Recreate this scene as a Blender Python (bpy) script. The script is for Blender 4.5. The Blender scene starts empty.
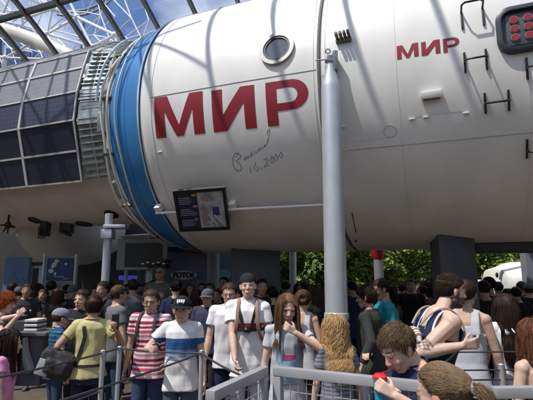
import bpy, bmesh, math, random
from math import sin, cos, pi, radians, degrees, atan2, sqrt, tan
from mathutils import Vector, Matrix, noise, Quaternion
random.seed(7)
S = bpy.context.scene
COL = S.collection
V = Vector

# ------------------------------------------------------------------ camera, sky, sun, exposure
FPX, TILT, CZ = 446.0, radians(9.9), 1.75
cd = bpy.data.cameras.new('camera'); cam = bpy.data.objects.new('camera', cd); COL.objects.link(cam)
cd.sensor_width = 36.0; cd.lens = FPX / 533.0 * 36.0; cd.clip_start = 0.05; cd.clip_end = 3000
cam.location = (0, 0, CZ); cam.rotation_euler = (radians(90) + TILT, 0, 0)
S.camera = cam
SUN = V((-0.476, -0.306, 1.0)).normalized()
w = bpy.data.worlds.new('World'); S.world = w; w.use_nodes = True
nt = w.node_tree; nt.nodes.clear()
N = nt.nodes.new
out = N('ShaderNodeOutputWorld'); bg = N('ShaderNodeBackground'); sky = N('ShaderNodeTexSky')
sky.sky_type = 'NISHITA'; sky.sun_disc = False
sky.sun_elevation = math.asin(SUN.z); sky.sun_rotation = atan2(SUN.x, SUN.y)
sky.air_density = 1.0; sky.dust_density = 0.6; sky.ozone_density = 2.0
tc = N('ShaderNodeTexCoord'); mp = N('ShaderNodeMapping'); nz = N('ShaderNodeTexNoise'); cr = N('ShaderNodeValToRGB'); mx = N('ShaderNodeMixRGB')
mp.inputs['Scale'].default_value = (2.2, 2.2, 5.0); mp.inputs['Location'].default_value = (0.35, 0.1, 0.25)
nz.inputs['Scale'].default_value = 1.5; nz.inputs['Detail'].default_value = 7; nz.inputs['Roughness'].default_value = 0.55
cr.color_ramp.elements[0].position = 0.36; cr.color_ramp.elements[1].position = 0.74
mx.inputs[2].default_value = (11.5, 11.9, 12.8, 1)
nt.links.new(tc.outputs['Generated'], mp.inputs[0]); nt.links.new(mp.outputs[0], nz.inputs[0]); nt.links.new(nz.outputs[0], cr.inputs[0])
nt.links.new(cr.outputs[0], mx.inputs[0]); tn = N('ShaderNodeMixRGB'); tn.blend_type = 'MULTIPLY'; tn.inputs[0].default_value = 1; tn.inputs[2].default_value = (1.10, 1.18, 1.42, 1); nt.links.new(sky.outputs[0], tn.inputs[1]); nt.links.new(tn.outputs[0], mx.inputs[1]); nt.links.new(mx.outputs[0], bg.inputs[0])
bg.inputs[1].default_value = 0.10
nt.links.new(bg.outputs[0], out.inputs[0])
sl = bpy.data.lights.new('sun', 'SUN'); so = bpy.data.objects.new('sun', sl); COL.objects.link(so)
sl.energy = 4.6; sl.angle = radians(0.7); sl.color = (1.0, 0.95, 0.87)
so.rotation_euler = SUN.to_track_quat('Z', 'Y').to_euler()
S.view_settings.view_transform = 'Standard'; S.view_settings.look = 'None'
S.view_settings.exposure = 0.06; S.view_settings.gamma = 1.0; S.view_settings.use_curve_mapping = False
S.render.engine = 'CYCLES'
S.cycles.transparent_max_bounces = 16

# ------------------------------------------------------------------ measuring helpers (photo pixel -> point in the place)
FW = V((0, cos(TILT), sin(TILT))); UP = V((0, -sin(TILT), cos(TILT))); RT = V((1, 0, 0)); CAM = V((0, 0, CZ))
def ray(x, y): return (FW * FPX + RT * (x - 266.5) + UP * (200 - y)).normalized()
def at(x, y, Y):
    d = ray(x, y); return CAM + d * (Y / d.y)
AZ = radians(68.4); A = V((-sin(AZ), cos(AZ), 0)); NN = V((cos(AZ), sin(AZ), 0)); ZZ = V((0, 0, 1))
R = 2.075
DD = R / sin(radians(16.5)); Q = CAM + (NN * cos(radians(19.9)) + ZZ * sin(radians(19.9))) * DD
def cyl(s, th, r=R):
    t = radians(th); return Q + A * s - NN * (r * sin(t)) + ZZ * (r * cos(t))
def cnorm(th):
    t = radians(th); return (-NN * sin(t) + ZZ * cos(t))
def ctan(th):
    t = radians(th); return (-NN * cos(t) - ZZ * sin(t))
def hitc(x, y, r=R):
    d = ray(x, y); o = CAM - Q; ax, ay = d.dot(NN), d.z; bx, by = o.dot(NN), o.z
    aa = ax*ax + ay*ay; b = 2*(ax*bx + ay*by); c = bx*bx + by*by - r*r
    t = (-b - sqrt(max(0, b*b - 4*aa*c))) / (2*aa); p = CAM + d*t
    return (p - Q).dot(A), degrees(atan2(-(p - Q).dot(NN), (p - Q).z))
def pv(s, v, z):  # s along hull axis, v behind (+) or before (-) the axis, z height
    q = Q + A * s + NN * v; return V((q.x, q.y, z))
def onv(x, y, v):
    d = ray(x, y); t = ((Q - CAM).dot(NN) + v) / d.dot(NN); return CAM + d * t

# ------------------------------------------------------------------ materials
MATS = {}
def mat(name, col, rough=0.6, metal=0.0, var=0.0, vscale=8.0, bump=0.0, bscale=60.0, attr=None, spec=None, sss=0.0, stretch=None, coat=0.0):
    if name in MATS: return MATS[name]
    m = bpy.data.materials.new(name); m.use_nodes = True; t = m.node_tree; b = t.nodes['Principled BSDF']
    b.inputs['Base Color'].default_value = (*col, 1); b.inputs['Roughness'].default_value = rough; b.inputs['Metallic'].default_value = metal
    if spec is not None: b.inputs['Specular IOR Level'].default_value = spec
    if coat: b.inputs['Coat Weight'].default_value = coat
    if sss:
        b.inputs['Subsurface Weight'].default_value = sss; b.inputs['Subsurface Radius'].default_value = (1, .35, .2); b.inputs['Subsurface Scale'].default_value = 0.01
    src = None
    if attr:
        at_ = t.nodes.new('ShaderNodeAttribute'); at_.attribute_name = attr; src = at_.outputs['Color']
    tcn = t.nodes.new('ShaderNodeTexCoord'); co = tcn.outputs['Object']
    if stretch:
        mpn = t.nodes.new('ShaderNodeMapping'); mpn.inputs['Scale'].default_value = stretch; t.links.new(co, mpn.inputs[0]); co = mpn.outputs[0]
    if var:
        n = t.nodes.new('ShaderNodeTexNoise'); n.inputs['Scale'].default_value = vscale; n.inputs['Detail'].default_value = 6
        t.links.new(co, n.inputs[0])
        r = t.nodes.new('ShaderNodeMapRange'); r.inputs[1].default_value = 0.3; r.inputs[2].default_value = 0.7
        r.inputs[3].default_value = 1 - var; r.inputs[4].default_value = 1 + var
        t.links.new(n.outputs[0], r.inputs[0])
        mm = t.nodes.new('ShaderNodeVectorMath'); mm.operation = 'SCALE'
        if src: t.links.new(src, mm.inputs[0])
        else: mm.inputs[0].default_value = col
        t.links.new(r.outputs[0], mm.inputs['Scale']); src = mm.outputs[0]
    if src: t.links.new(src, b.inputs['Base Color'])
    if bump:
        n2 = t.nodes.new('ShaderNodeTexNoise'); n2.inputs['Scale'].default_value = bscale; n2.inputs['Detail'].default_value = 4
        t.links.new(co, n2.inputs[0]); bp = t.nodes.new('ShaderNodeBump'); bp.inputs['Strength'].default_value = bump; bp.inputs['Distance'].default_value = 0.01
        t.links.new(n2.outputs[0], bp.inputs['Height']); t.links.new(bp.outputs[0], b.inputs['Normal'])
    MATS[name] = m; return m
def cloth(col, name=None):
    return mat(name or 'cloth_%.3f_%.3f_%.3f' % col, col, 0.9, var=0.06, vscale=9, bump=0.08, bscale=120, spec=0.2)
def stripes(name, stops, scale, axis=2, offset=0.0, interp='CONSTANT'):
    """horizontal bands in the garment's own height; stops = [(pos, colour)] over one repeat of `scale` metres"""
    if name in MATS: return MATS[name]
    m = bpy.data.materials.new(name); m.use_nodes = True; t = m.node_tree; b = t.nodes['Principled BSDF']; b.inputs['Roughness'].default_value = 0.9
    b.inputs['Specular IOR Level'].default_value = 0.2
    tcn = t.nodes.new('ShaderNodeTexCoord'); sp = t.nodes.new('ShaderNodeSeparateXYZ'); t.links.new(tcn.outputs['Object'], sp.inputs[0])
    n = t.nodes.new('ShaderNodeTexNoise'); n.inputs['Scale'].default_value = 6; t.links.new(tcn.outputs['Object'], n.inputs[0])
    ad = t.nodes.new('ShaderNodeMath'); ad.operation = 'MULTIPLY_ADD'; ad.inputs[1].default_value = 0.02; t.links.new(n.outputs[0], ad.inputs[0]); t.links.new(sp.outputs[axis], ad.inputs[2])
    a1 = t.nodes.new('ShaderNodeMath'); a1.operation = 'SUBTRACT'; a1.inputs[1].default_value = offset; t.links.new(ad.outputs[0], a1.inputs[0])
    a2 = t.nodes.new('ShaderNodeMath'); a2.operation = 'DIVIDE'; a2.inputs[1].default_value = scale; t.links.new(a1.outputs[0], a2.inputs[0])
    a3 = t.nodes.new('ShaderNodeMath'); a3.operation = 'FRACT'; t.links.new(a2.outputs[0], a3.inputs[0])
    c = t.nodes.new('ShaderNodeValToRGB'); c.color_ramp.interpolation = interp; e = c.color_ramp.elements
    e[0].position = stops[0][0]; e[0].color = (*stops[0][1], 1); e[1].position = stops[1][0]; e[1].color = (*stops[1][1], 1)
    for p, cc in stops[2:]:
        k = e.new(p); k.color = (*cc, 1)
    t.links.new(a3.outputs[0], c.inputs[0]); t.links.new(c.outputs[0], b.inputs['Base Color'])
    n2 = t.nodes.new('ShaderNodeTexNoise'); n2.inputs['Scale'].default_value = 90; bp = t.nodes.new('ShaderNodeBump'); bp.inputs['Strength'].default_value = 0.08; bp.inputs['Distance'].default_value = 0.01
    t.links.new(tcn.outputs['Object'], n2.inputs[0]); t.links.new(n2.outputs[0], bp.inputs['Height']); t.links.new(bp.outputs[0], b.inputs['Normal'])
    MATS[name] = m; return m
def emis(name, col, k):
    m = mat(name, col, 0.4); b = m.node_tree.nodes['Principled BSDF']; b.inputs['Emission Color'].default_value = (*col, 1); b.inputs['Emission Strength'].default_value = k; return m
def glass(name='clear_glass', tint=(0.93, 0.96, 1.0), gl=0.06):
    if name in MATS: return MATS[name]
    m = bpy.data.materials.new(name); m.use_nodes = True; t = m.node_tree; t.nodes.clear()
    o = t.nodes.new('ShaderNodeOutputMaterial'); a = t.nodes.new('ShaderNodeBsdfTransparent'); g = t.nodes.new('ShaderNodeBsdfGlossy'); x = t.nodes.new('ShaderNodeMixShader')
    a.inputs[0].default_value = (*tint, 1); g.inputs['Roughness'].default_value = 0.02; x.inputs[0].default_value = gl
    t.links.new(a.outputs[0], x.inputs[1]); t.links.new(g.outputs[0], x.inputs[2]); t.links.new(x.outputs[0], o.inputs[0]); MATS[name] = m; return m

# ------------------------------------------------------------------ mesh helpers
def link(name, me, parent=None, m=None):
    o = bpy.data.objects.new(name, me); COL.objects.link(o)
    if parent is not None: o.parent = parent
    if m is not None: me.materials.append(m)
    return o
def bobj(name, bm, m, parent=None, smooth=True):
    bmesh.ops.recalc_face_normals(bm, faces=bm.faces)
    me = bpy.data.meshes.new(name); bm.to_mesh(me); bm.free()
    if smooth:
        me.polygons.foreach_set('use_smooth', [True] * len(me.polygons))
        try: me.set_sharp_from_angle(angle=radians(38))
        except Exception: pass
    return link(name, me, parent, m)
def tag(o, label=None, cat=None, group=None, kind=None):
    if label: o['label'] = label
    if cat: o['category'] = cat
    if group: o['group'] = group
    if kind: o['kind'] = kind
    return o
def empty(name, loc, rz, label, cat, group=None):
    o = bpy.data.objects.new(name, None); COL.objects.link(o); o.location = loc; o.rotation_euler = (0, 0, rz); o.empty_display_size = 0.1
    return tag(o, label, cat, group)
def frame(d):
    d = d.normalized(); u = V((0, 0, 1)) if abs(d.z) < 0.9 else V((0, 1, 0)); x = u.cross(d).normalized(); return x, d.cross(x), d
def ringface(bm, rings, cap=True, close=False):
    n = len(rings[0])
    for i in range(len(rings) - (0 if close else 1)):
        a, b = rings[i], rings[(i + 1) % len(rings)]
        for k in range(n): bm.faces.new((a[k], a[(k + 1) % n], b[(k + 1) % n], b[k]))
    if cap and not close:
        bm.faces.new(rings[0][::-1]); bm.faces.new(rings[-1])
def tube(bm, pts, r, seg=8, cap=True, close=False):
    """pts list of Vectors; r float or list"""
    pts = [V(p) for p in pts]; rings = []; n = len(pts); x = None
    for i, p in enumerate(pts):
        if close: d = pts[(i + 1) % n] - pts[i - 1]
        else: d = pts[min(i + 1, n - 1)] - pts[max(i - 1, 0)]
        d = d.normalized()
        if x is None: x = frame(d)[0]
        x = (x - d * x.dot(d)).normalized(); y = d.cross(x); rr = r[i] if isinstance(r, (list, tuple)) else r
        rings.append([bm.verts.new(p + x * (rr * cos(2*pi*k/seg)) + y * (rr * sin(2*pi*k/seg))) for k in range(seg)])
    ringface(bm, rings, cap, close); return rings
def capsule(bm, p0, p1, r0, r1, seg=12, flat=False):
    p0, p1 = V(p0), V(p1); x, y, d = frame(p1 - p0) if (p1 - p0).length > 1e-6 else (V((1,0,0)), V((0,1,0)), V((0,0,1)))
    L = []
    if flat: L = [(p0, r0), ((p0 + p1) / 2, (r0 + r1) / 2), (p1, r1)]
    else:
        for a in (75, 50, 25, 0): L.append((p0 - d * (r0 * sin(radians(a))), r0 * cos(radians(a))))
        for a in (0, 25, 50, 75): L.append((p1 + d * (r1 * sin(radians(a))), r1 * cos(radians(a))))
    rings = [[bm.verts.new(c + x * (r * cos(2*pi*k/seg)) + y * (r * sin(2*pi*k/seg))) for k in range(seg)] for c, r in L]
    ringface(bm, rings)
def ell(bm, c, r, M=None, u=16, v=10):
    T = (M or Matrix.Identity(4)) @ Matrix.Translation(V(c)) @ Matrix.Diagonal((r[0], r[1], r[2], 1))
    bmesh.ops.create_uvsphere(bm, u_segments=u, v_segments=v, radius=1, matrix=T)
def loft(bm, secs, f=None, seg=24, p=2.3):
    rings = []
    for cx, cy, z, rx, ry in secs:
        rg = []
        for k in range(seg):
            t = 2*pi*k/seg; c, s = cos(t), sin(t)
            q = V((cx + rx * math.copysign(abs(c)**(2/p), c), cy + ry * math.copysign(abs(s)**(2/p), s), z))
            rg.append(bm.verts.new(f(q) if f else q))
        rings.append(rg)
    ringface(bm, rings)
def box(bm, lo, hi, M=None, bev=0.0):
    lo, hi = V(lo), V(hi); c = (lo + hi) / 2; s = hi - lo
    r = bmesh.ops.create_cube(bm, size=1, matrix=(M or Matrix.Identity(4)) @ Matrix.Translation(c) @ Matrix.Diagonal((s.x, s.y, s.z, 1)))
    if bev:
        ed = list({e for v in r['verts'] for e in v.link_edges})
        bmesh.ops.bevel(bm, geom=ed, offset=bev, segments=2, affect='EDGES', profile=0.6)
def beam(bm, p0, p1, w, h, up=V((0, 0, 1))):
    p0, p1 = V(p0), V(p1); d = (p1 - p0); L = d.length; d = d / L
    x = d.cross(up)
    if x.length < 1e-3: x = V((1, 0, 0))
    x.normalize(); y = x.cross(d)
    M = Matrix((x, d, y)).transposed().to_4x4(); M.translation = p0
    box(bm, (-w/2, 0, -h/2), (w/2, L, h/2), M)
def basis(o, x, y, z):
    M = Matrix((x.normalized(), y.normalized(), z.normalized())).transposed().to_4x4(); M.translation = o; return M
def remesh(bm, vox, smooth=2, fac=0.5):
    me = bpy.data.meshes.new('tmp'); bm.to_mesh(me); bm.free(); o = bpy.data.objects.new('tmp', me); COL.objects.link(o)
    m = o.modifiers.new('r', 'REMESH'); m.mode = 'VOXEL'; m.voxel_size = vox; m.use_smooth_shade = True
    if smooth:
        s = o.modifiers.new('s', 'SMOOTH'); s.iterations = smooth; s.factor = fac
    dg = bpy.context.evaluated_depsgraph_get(); dg.update()
    r = bpy.data.meshes.new_from_object(o.evaluated_get(dg)); bpy.data.objects.remove(o); bpy.data.meshes.remove(me)
    r.polygons.foreach_set('use_smooth', [True] * len(r.polygons)); r.materials.clear(); return r
def vcol(me, fn, name='tint'):
    ca = me.color_attributes.new(name, 'FLOAT_COLOR', 'POINT'); buf = []
    for v in me.vertices: buf.extend((*fn(v.co), 1.0))
    ca.data.foreach_set('color', buf)
def wrinkle(me, amp, sc=7.0, fine=0.4):
    me.update(); nrm = [v.normal.copy() for v in me.vertices]
    for v, n in zip(me.vertices, nrm):
        c = v.co
        a = noise.noise(V((c.x*sc, c.y*sc, c.z*sc*0.45))) + fine * noise.noise(V((c.x*sc*2.3+9, c.y*sc*2.3, c.z*sc*1.6)))
        v.co = c + n * (a * amp)
    me.update()

# ------------------------------------------------------------------ ground
def make_ground():
    m = bpy.data.materials.new('plaza_paving'); m.use_nodes = True; t = m.node_tree; b = t.nodes['Principled BSDF']
    tcn = t.nodes.new('ShaderNodeTexCoord'); br = t.nodes.new('ShaderNodeTexBrick'); mpn = t.nodes.new('ShaderNodeMapping'); mpn.inputs['Rotation'].default_value = (0, 0, 0.4)
    br.inputs['Color1'].default_value = (.120, .086, .062, 1); br.inputs['Color2'].default_value = (.095, .070, .050, 1); br.inputs['Mortar'].default_value = (.11, .09, .07, 1)
    br.inputs['Scale'].default_value = 2.5; br.inputs['Mortar Size'].default_value = 0.012
    n = t.nodes.new('ShaderNodeTexNoise'); n.inputs['Scale'].default_value = 1.3; n.inputs['Detail'].default_value = 8
    mxn = t.nodes.new('ShaderNodeMixRGB'); mxn.blend_type = 'MULTIPLY'; mxn.inputs[0].default_value = 0.5
    t.links.new(tcn.outputs['Object'], mpn.inputs[0]); t.links.new(mpn.outputs[0], br.inputs[0]); t.links.new(tcn.outputs['Object'], n.inputs[0])
    t.links.new(br.outputs[0], mxn.inputs[1]); t.links.new(n.outputs[1], mxn.inputs[2]); t.links.new(mxn.outputs[0], b.inputs['Base Color']); b.inputs['Roughness'].default_value = 0.85
    bm = bmesh.new(); bmesh.ops.create_grid(bm, x_segments=4, y_segments=4, size=600)
    o = bobj('ground', bm, m, smooth=False); tag(o, kind='structure')
make_ground()

# ------------------------------------------------------------------ space station
m_white = mat('hull_white_paint', (.78, .755, .71), 0.36, var=0.085, vscale=1.5, bump=0.35, bscale=2.2, stretch=(1.5, 1.5, .55))
m_seam = mat('seam_grey', (.42, .41, .39), 0.6)
m_blue = mat('band_blue', (.03, .19, .46), 0.55, var=0.08, vscale=3)
m_red = mat('letter_red', (.27, .008, .018), 0.5, var=0.06, vscale=9)
m_black = mat('black_paint', (.012, .012, .014), 0.45)
m_steel = mat('galvanised_steel', (.50, .52, .55), 0.42, metal=0.45, var=0.07, vscale=4, bump=.06, bscale=30)
m_chrome = mat('bright_trim', (.75, .76, .78), 0.2, metal=0.9)
m_brass = mat('dark_metal', (.12, .11, .10), 0.45, metal=0.6)
m_cream = mat('cream_hose', (.70, .66, .56), 0.6)

def lathe(bm, prof, seg=128, closed=True):
    rings = [[bm.verts.new(cyl(s, 360*k/seg, max(r, 0.001))) for k in range(seg)] for s, r in prof]
    ringface(bm, rings, cap=True)
station = empty('space_station', (Q.x, Q.y, 0), 0, 'huge white cylindrical space station module with red letters hanging over the crowd', 'space station')
SPI = Matrix.Translation(-V((Q.x, Q.y, 0)))
def sp(name, bm, m, parent=None, smooth=True):
    bm.transform(SPI); return bobj(name, bm, m, parent or station, smooth)
bm = bmesh.new(); lathe(bm, [(-9.0, 1.3), (-8.6, R), (-4, R), (1.20, R), (1.215, R-.02), (1.245, R-.02), (1.26, R), (3.66, R), (3.76, R-.012), (3.83, R-.05), (3.83, 1.8)], 160)
hull = sp('main_hull', bm, m_white)
bm = bmesh.new(); lathe(bm, [(3.80, 1.7), (3.842, R-.02), (3.842, R-.03), (3.9, R-.035), (4.12, 1.985), (4.13, 1.97), (4.45, 1.895), (4.50, 1.86), (4.50, 1.6)], 160)
band = sp('blue_band', bm, m_blue)
bm = bmesh.new(); tube(bm, [cyl(3.835, 360*k/96, R-.012) for k in range(96)], .014, 6, close=True); sp('trim_ring', bm, m_chrome, band)
bm = bmesh.new(); tube(bm, [cyl(4.125, 360*k/96, 1.982) for k in range(96)], .006, 6, close=True); sp('trim_ring', bm, mat('band_blue_dark', (.008, .09, .30), .5), band)
m_tan = mat('hull_beige_paint', (.74, .70, .65), 0.6, var=0.08, vscale=2)
bm = bmesh.new(); lathe(bm, [(4.44, 1.6), (4.48, 1.83), (4.54, 1.83), (4.95, 1.47), (9.2, 1.47), (10.2, 1.3), (10.5, .6), (10.6, .1)], 128); small_hull = sp('rear_hull', bm, m_tan)
# panel seams
def cyl_strip(bm, pts, wd=.006, r=R+.003, seg=5):
    tube(bm, [cyl(s, t, r) for s, t in pts], wd, seg)
bm = bmesh.new()
cyl_strip(bm, [(3.62, 91.4), (2.3, 91.4), (1.27, 91.8)], .004)
cyl_strip(bm, [(1.19, 119.0), (0, 119.3), (-2, 119.6), (-8, 120)], .004)
cyl_strip(bm, [(1.19, 55), (-8, 55)], .004); cyl_strip(bm, [(3.6, 40), (1.3, 40)], .004)
sp('panel_seam', bm, m_seam, hull)
bm = bmesh.new()
for s, wd in ((3.60, .004), (.36, .0012), (-.9, .0012), (1.16, .003), (1.30, .003)):
    for a0, a1 in ((30, 180),):
        cyl_strip(bm, [(s, a0 + (a1-a0)*k/60) for k in range(61)], wd)
sp('weld_ring', bm, mat('weld_white', (.62, .60, .56), .5), hull)
bm = bmesh.new()
for k in range(90):
    t = 40 + k*1.5; bmesh.ops.create_uvsphere(bm, u_segments=6, v_segments=4, radius=.006, matrix=Matrix.Translation(cyl(1.32, t, R)))
bm.free()
bm = bmesh.new(); 
for k in range(61): pass
tube(bm, [cyl(1.232, 30 + 150*k/60, R-.004) for k in range(61)], .012, 6); sp('joint_seal', bm, mat('dark_seal', (.10, .10, .10), .7), hull)

# letters wrapped on the hull; each letter from polygons in a unit box (u right, v up)
def letter(bm, polys, s0, s1, th_top, th_bot, dth=0.0, r=R+.004):
    vs = 12
    for poly in polys:
        b2 = bmesh.new(); f = b2.faces.new([b2.verts.new((u, v, 0)) for u, v in poly]); bmesh.ops.triangulate(b2, faces=[f])
        for k in range(1, vs):
            bmesh.ops.bisect_plane(b2, geom=b2.verts[:] + b2.edges[:] + b2.faces[:], plane_co=(0, k/vs, 0), plane_no=(0, 1, 0))
            bmesh.ops.bisect_plane(b2, geom=b2.verts[:] + b2.edges[:] + b2.faces[:], plane_co=(k/vs, 0, 0), plane_no=(1, 0, 0))
        mp_ = {}
        for v in b2.verts:
            s = s0 + (s1 - s0) * v.co.x; mp_[v] = (s, th_bot + (th_top - th_bot) * v.co.y + dth * v.co.x)
        lo = {v: bm.verts.new(cyl(*mp_[v], r)) for v in b2.verts}
        for f in b2.faces: bm.faces.new([lo[v] for v in f.verts])
        b2.free()
LM = [[(0,0),(.21,0),(.21,.62),(0,1)], [(0,1),(.21,.62),(.43,0),(.57,0),(.5,.27),(.27,1)], [(.57,0),(.79,.62),(1,1),(.73,1),(.5,.27)], [(.79,0),(1,0),(1,1),(.79,.62)]]
LI = [[(0,0),(.25,0),(.25,1),(0,1)], [(.75,0),(1,0),(1,1),(.75,1)], [(.25,0),(.32,0),(.75,.62),(.75,1),(.68,1),(.25,.38)]]
def arc(cx, cy, rx, ry, a0, a1, n): return [(cx + rx*cos(radians(a0+(a1-a0)*k/n)), cy + ry*sin(radians(a0+(a1-a0)*k/n))) for k in range(n+1)]
oa = arc(.60, .66, .40, .34, 90, -90, 14); ia = arc(.58, .66, .17, .17, 90, -90, 14)
LP = [[(0,0),(.26,0),(.26,1),(0,1)]]
LP.append([(.26,1),(.26,.83),(.58,.83),(.60,1)]); LP.append([(.26,.49),(.26,.32),(.60,.32),(.58,.49)])
for k in range(14): LP.append([oa[k], oa[k+1], ia[k+1], ia[k]])
bm = bmesh.new()
for L_, s0, s1, t0, t1, dt in ((LM, 3.545, 2.795, 91.9, 107.2, .5), (LI, 2.665, 2.065, 92.9, 107.8, .4), (LP, 1.915, 1.375, 93.4, 108.3, .3)): letter(bm, L_, s0, s1, t0, t1, dt)
sp('lettering', bm, m_red, hull, smooth=False)
bm = bmesh.new()
for L_, s0, s1, t0, t1 in ((LM, .345, .12, 88.8, 93.1), (LI, .09, -.10, 89.0, 93.3), (LP, -.13, -.29, 89.2, 93.5)): letter(bm, L_, s0, s1, t0, t1)
sp('lettering', bm, m_red, hull, smooth=False)
# handwritten signature: pixel strokes read off the photo and laid on the hull skin
sig = [[(239,153),(235,153),(233,158),(233,165),(236,170),(240,171),(242,168),(240,164),(236,161),(240,158),(241,155),(238,154),(236,157)],
       [(246,156),(244,159),(245,160),(248,157),(248,155),(248,158),(250,156),(252,151),(251,156),(254,153),(255,151),(256,153),(258,150),(259,148),(259,151),(261,147),(262,149),(264,146),(265,144),(265,147),(268,141),(268,139),(267,143),(269,137),(270,132),(269,129),(267,132),(268,135)],
       [(250,166),(251,173)], [(256,162),(254,168),(257,171),(259,168),(256,166)], [(261,167),(262,170)], [(264,160),(267,158),(268,161),(264,167),(269,165)], [(272,156),(270,160),(272,163),(274,160),(272,156)], [(276,154),(274,158),(276,161),(278,158),(276,154)], [(281,152),(279,156),(281,158),(283,155),(281,152)]]
bm = bmesh.new()
for st in sig: tube(bm, [cyl(*hitc(x, y), R + .002) for x, y in st], .0042 if st[0][0] < 247 else .0034, 5)
sp('signature', bm, mat('marker_grey', (.16, .16, .17), .7), hull)
# round mark, porthole, vents
s_, t_ = .478, 114.5
bm = bmesh.new(); tube(bm, [cyl(s_ + .068*cos(2*pi*k/24), t_ + degrees(.068*sin(2*pi*k/24)/R), R+.002) for k in range(24)], .004, 5, close=True); sp('round_mark', bm, m_seam, hull)
def onhull(s, th, r=R):  # local frame: x along -axis (photo right), y down the skin -> up, z outward
    return basis(cyl(s, th, r), -A, -ctan(th), cnorm(th))
def disc_ring(bm, M, ro, ri, z0, z1, seg=36, sx=1.0):
    L = [(ro, z0), (ro, z1), (ri, z1), (ri, z0)]
    rings = [[bm.verts.new(M @ V((r_*sx*cos(2*pi*k/seg), r_*sin(2*pi*k/seg), z))) for k in range(seg)] for r_, z in L]
    ringface(bm, rings, close=True, cap=False)
def disc(bm, M, r_, z, seg=32, sx=1.0, th=.004):
    r0 = [bm.verts.new(M @ V((r_*sx*cos(2*pi*k/seg), r_*sin(2*pi*k/seg), z))) for k in range(seg)]
    r1 = [bm.verts.new(M @ V((r_*sx*cos(2*pi*k/seg), r_*sin(2*pi*k/seg), z-th))) for k in range(seg)]
    ringface(bm, [r1, r0])
Mp = onhull(1.765, 81.6)
bm = bmesh.new(); disc_ring(bm, Mp, .225, .178, -.02, .035); port = sp('porthole', bm, mat('port_rim_grey', (.34, .33, .31), .4, metal=.3))
bm = bmesh.new(); disc_ring(bm, Mp, .180, .15, -.02, .026); sp('gasket', bm, m_black, port)
bm = bmesh.new(); disc(bm, Mp, .152, .012); sp('pane', bm, mat('port_pane', (.10, .11, .12), .06, spec=1.0), port)
# comb shaped vent with four teeth and its shadow
Mv = onhull(.93, 83.3)
bm = bmesh.new(); box(bm, (-.09, -.035, 0), (.09, .02, .05), Mv, .006)
for k in range(4): box(bm, (-.082 + k*.046, -.005, .05), (-.052 + k*.046, .035, .15), Mv, .004)
sp('comb_vent', bm, mat('vent_brown', (.13, .11, .09), .6))
Mv = onhull(.02, 105.4)
bm = bmesh.new(); box(bm, (-.11, -.04, 0), (.11, .045, .07), Mv, .02); vb = sp('outlet_box', bm, m_white)
bm = bmesh.new(); box(bm, (-.085, -.05, .015), (.085, -.037, .055), Mv, .008)
for k in range(6): box(bm, (-.08 + k*.028, -.054, .018), (-.066 + k*.028, -.049, .052), Mv)
sp('grille', bm, m_brass, vb)
# small white pins on the skin
for px_, py_ in ((343, 127), (412, 119), (426, 117), (466, 113), (160, 152)):
    bm = bmesh.new(); s2, t2 = hitc(px_, py_); Mq = onhull(s2, t2); box(bm, (-.03, -.006, 0), (.03, .006, .02), Mq, .003); sp('skin_clip', bm, mat('clip_white', (.8, .8, .78), .4), hull)
rp = random.Random(21)
for s0, s1, t0, t1 in ((1.0, .5, 112, 116.5), (.25, -.3, 110.5, 111.2)):
    bm = bmesh.new(); g0 = [[bm.verts.new(cyl(s0 + (s1-s0)*i/4, t0 + (t1-t0)*j/5, R + .0015)) for i in range(5)] for j in range(6)]
    for j in range(5):
        for i in range(4): bm.faces.new((g0[j][i], g0[j][i+1], g0[j+1][i+1], g0[j+1][i]))
    sp('paint_patch', bm, mat('patch_white', (.73, .71, .68), .5, var=.05), hull)
# grab handles
def handle(x0, y0, x1, y1, so, bow=0.0, yb=.5):
    s0, t0 = hitc(x0, y0); s1, t1 = hitc(x1, y1); sm, tm = (s0+s1)/2, (t0+t1)/2; W = abs(s0-s1); H = abs(radians(t1-t0))*R; M = onhull(sm, tm)
    bm = bmesh.new()
    for sx in (-1, 1): box(bm, (sx*W/2-.011, -H/2, 0), (sx*W/2+.011, H/2, .022), M, .005)
    yy = H*(yb-.5)
    pts = [(-W/2, yy, .01), (-W/2, yy, so*.8), (-W/2+.03, yy+.0, so), (0, yy+bow, so), (W/2-.03, yy, so), (W/2, yy, so*.8), (W/2, yy, .01)]
    tube(bm, [M @ V(p) for p in pts], .011, 8)
    sp('grab_handle', bm, m_black)
handle(461, 12, 484, 26, .17, .0, .9); handle(464, 53, 487, 70, .12); handle(484.5, 93, 509, 111, .10); handle(526, 58, 548, 77, .12); handle(527, 139, 550, 156, .12)
handle(570, 100, 594, 118, .1)
# hatch with red caps
def rrect(w_, h_, r_, n=6):
    P = []
    for cx, cy, a0 in ((w_/2-r_, h_/2-r_, 0), (-w_/2+r_, h_/2-r_, 90), (-w_/2+r_, -h_/2+r_, 180), (w_/2-r_, -h_/2+r_, 270)):
        for k in range(n+1): t = radians(a0 + 90*k/n); P.append((cx + r_*cos(t), cy + r_*sin(t)))
    return P
Mh = onhull(-.99, 90.4)
bm = bmesh.new()
Lr = [(.70, .50, .14, -.03), (.70, .50, .14, .035), (.64, .44, .12, .05), (.60, .40, .10, .05), (.58, .38, .10, .006)]
rings = [[bm.verts.new(Mh @ V((x, y, z))) for x, y in rrect(w_, h_, r_)] for w_, h_, r_, z in Lr]
ringface(bm, rings); hatch = sp('hatch', bm, mat('hatch_rim_dark', (.02, .024, .035), .4))
bm = bmesh.new(); box(bm, (-.26, -.17, .0), (.26, .17, .014), Mh, .01); sp('hatch_plate', bm, mat('hatch_blue_grey', (.06, .075, .10), .4, var=.3, vscale=12), hatch)
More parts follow.
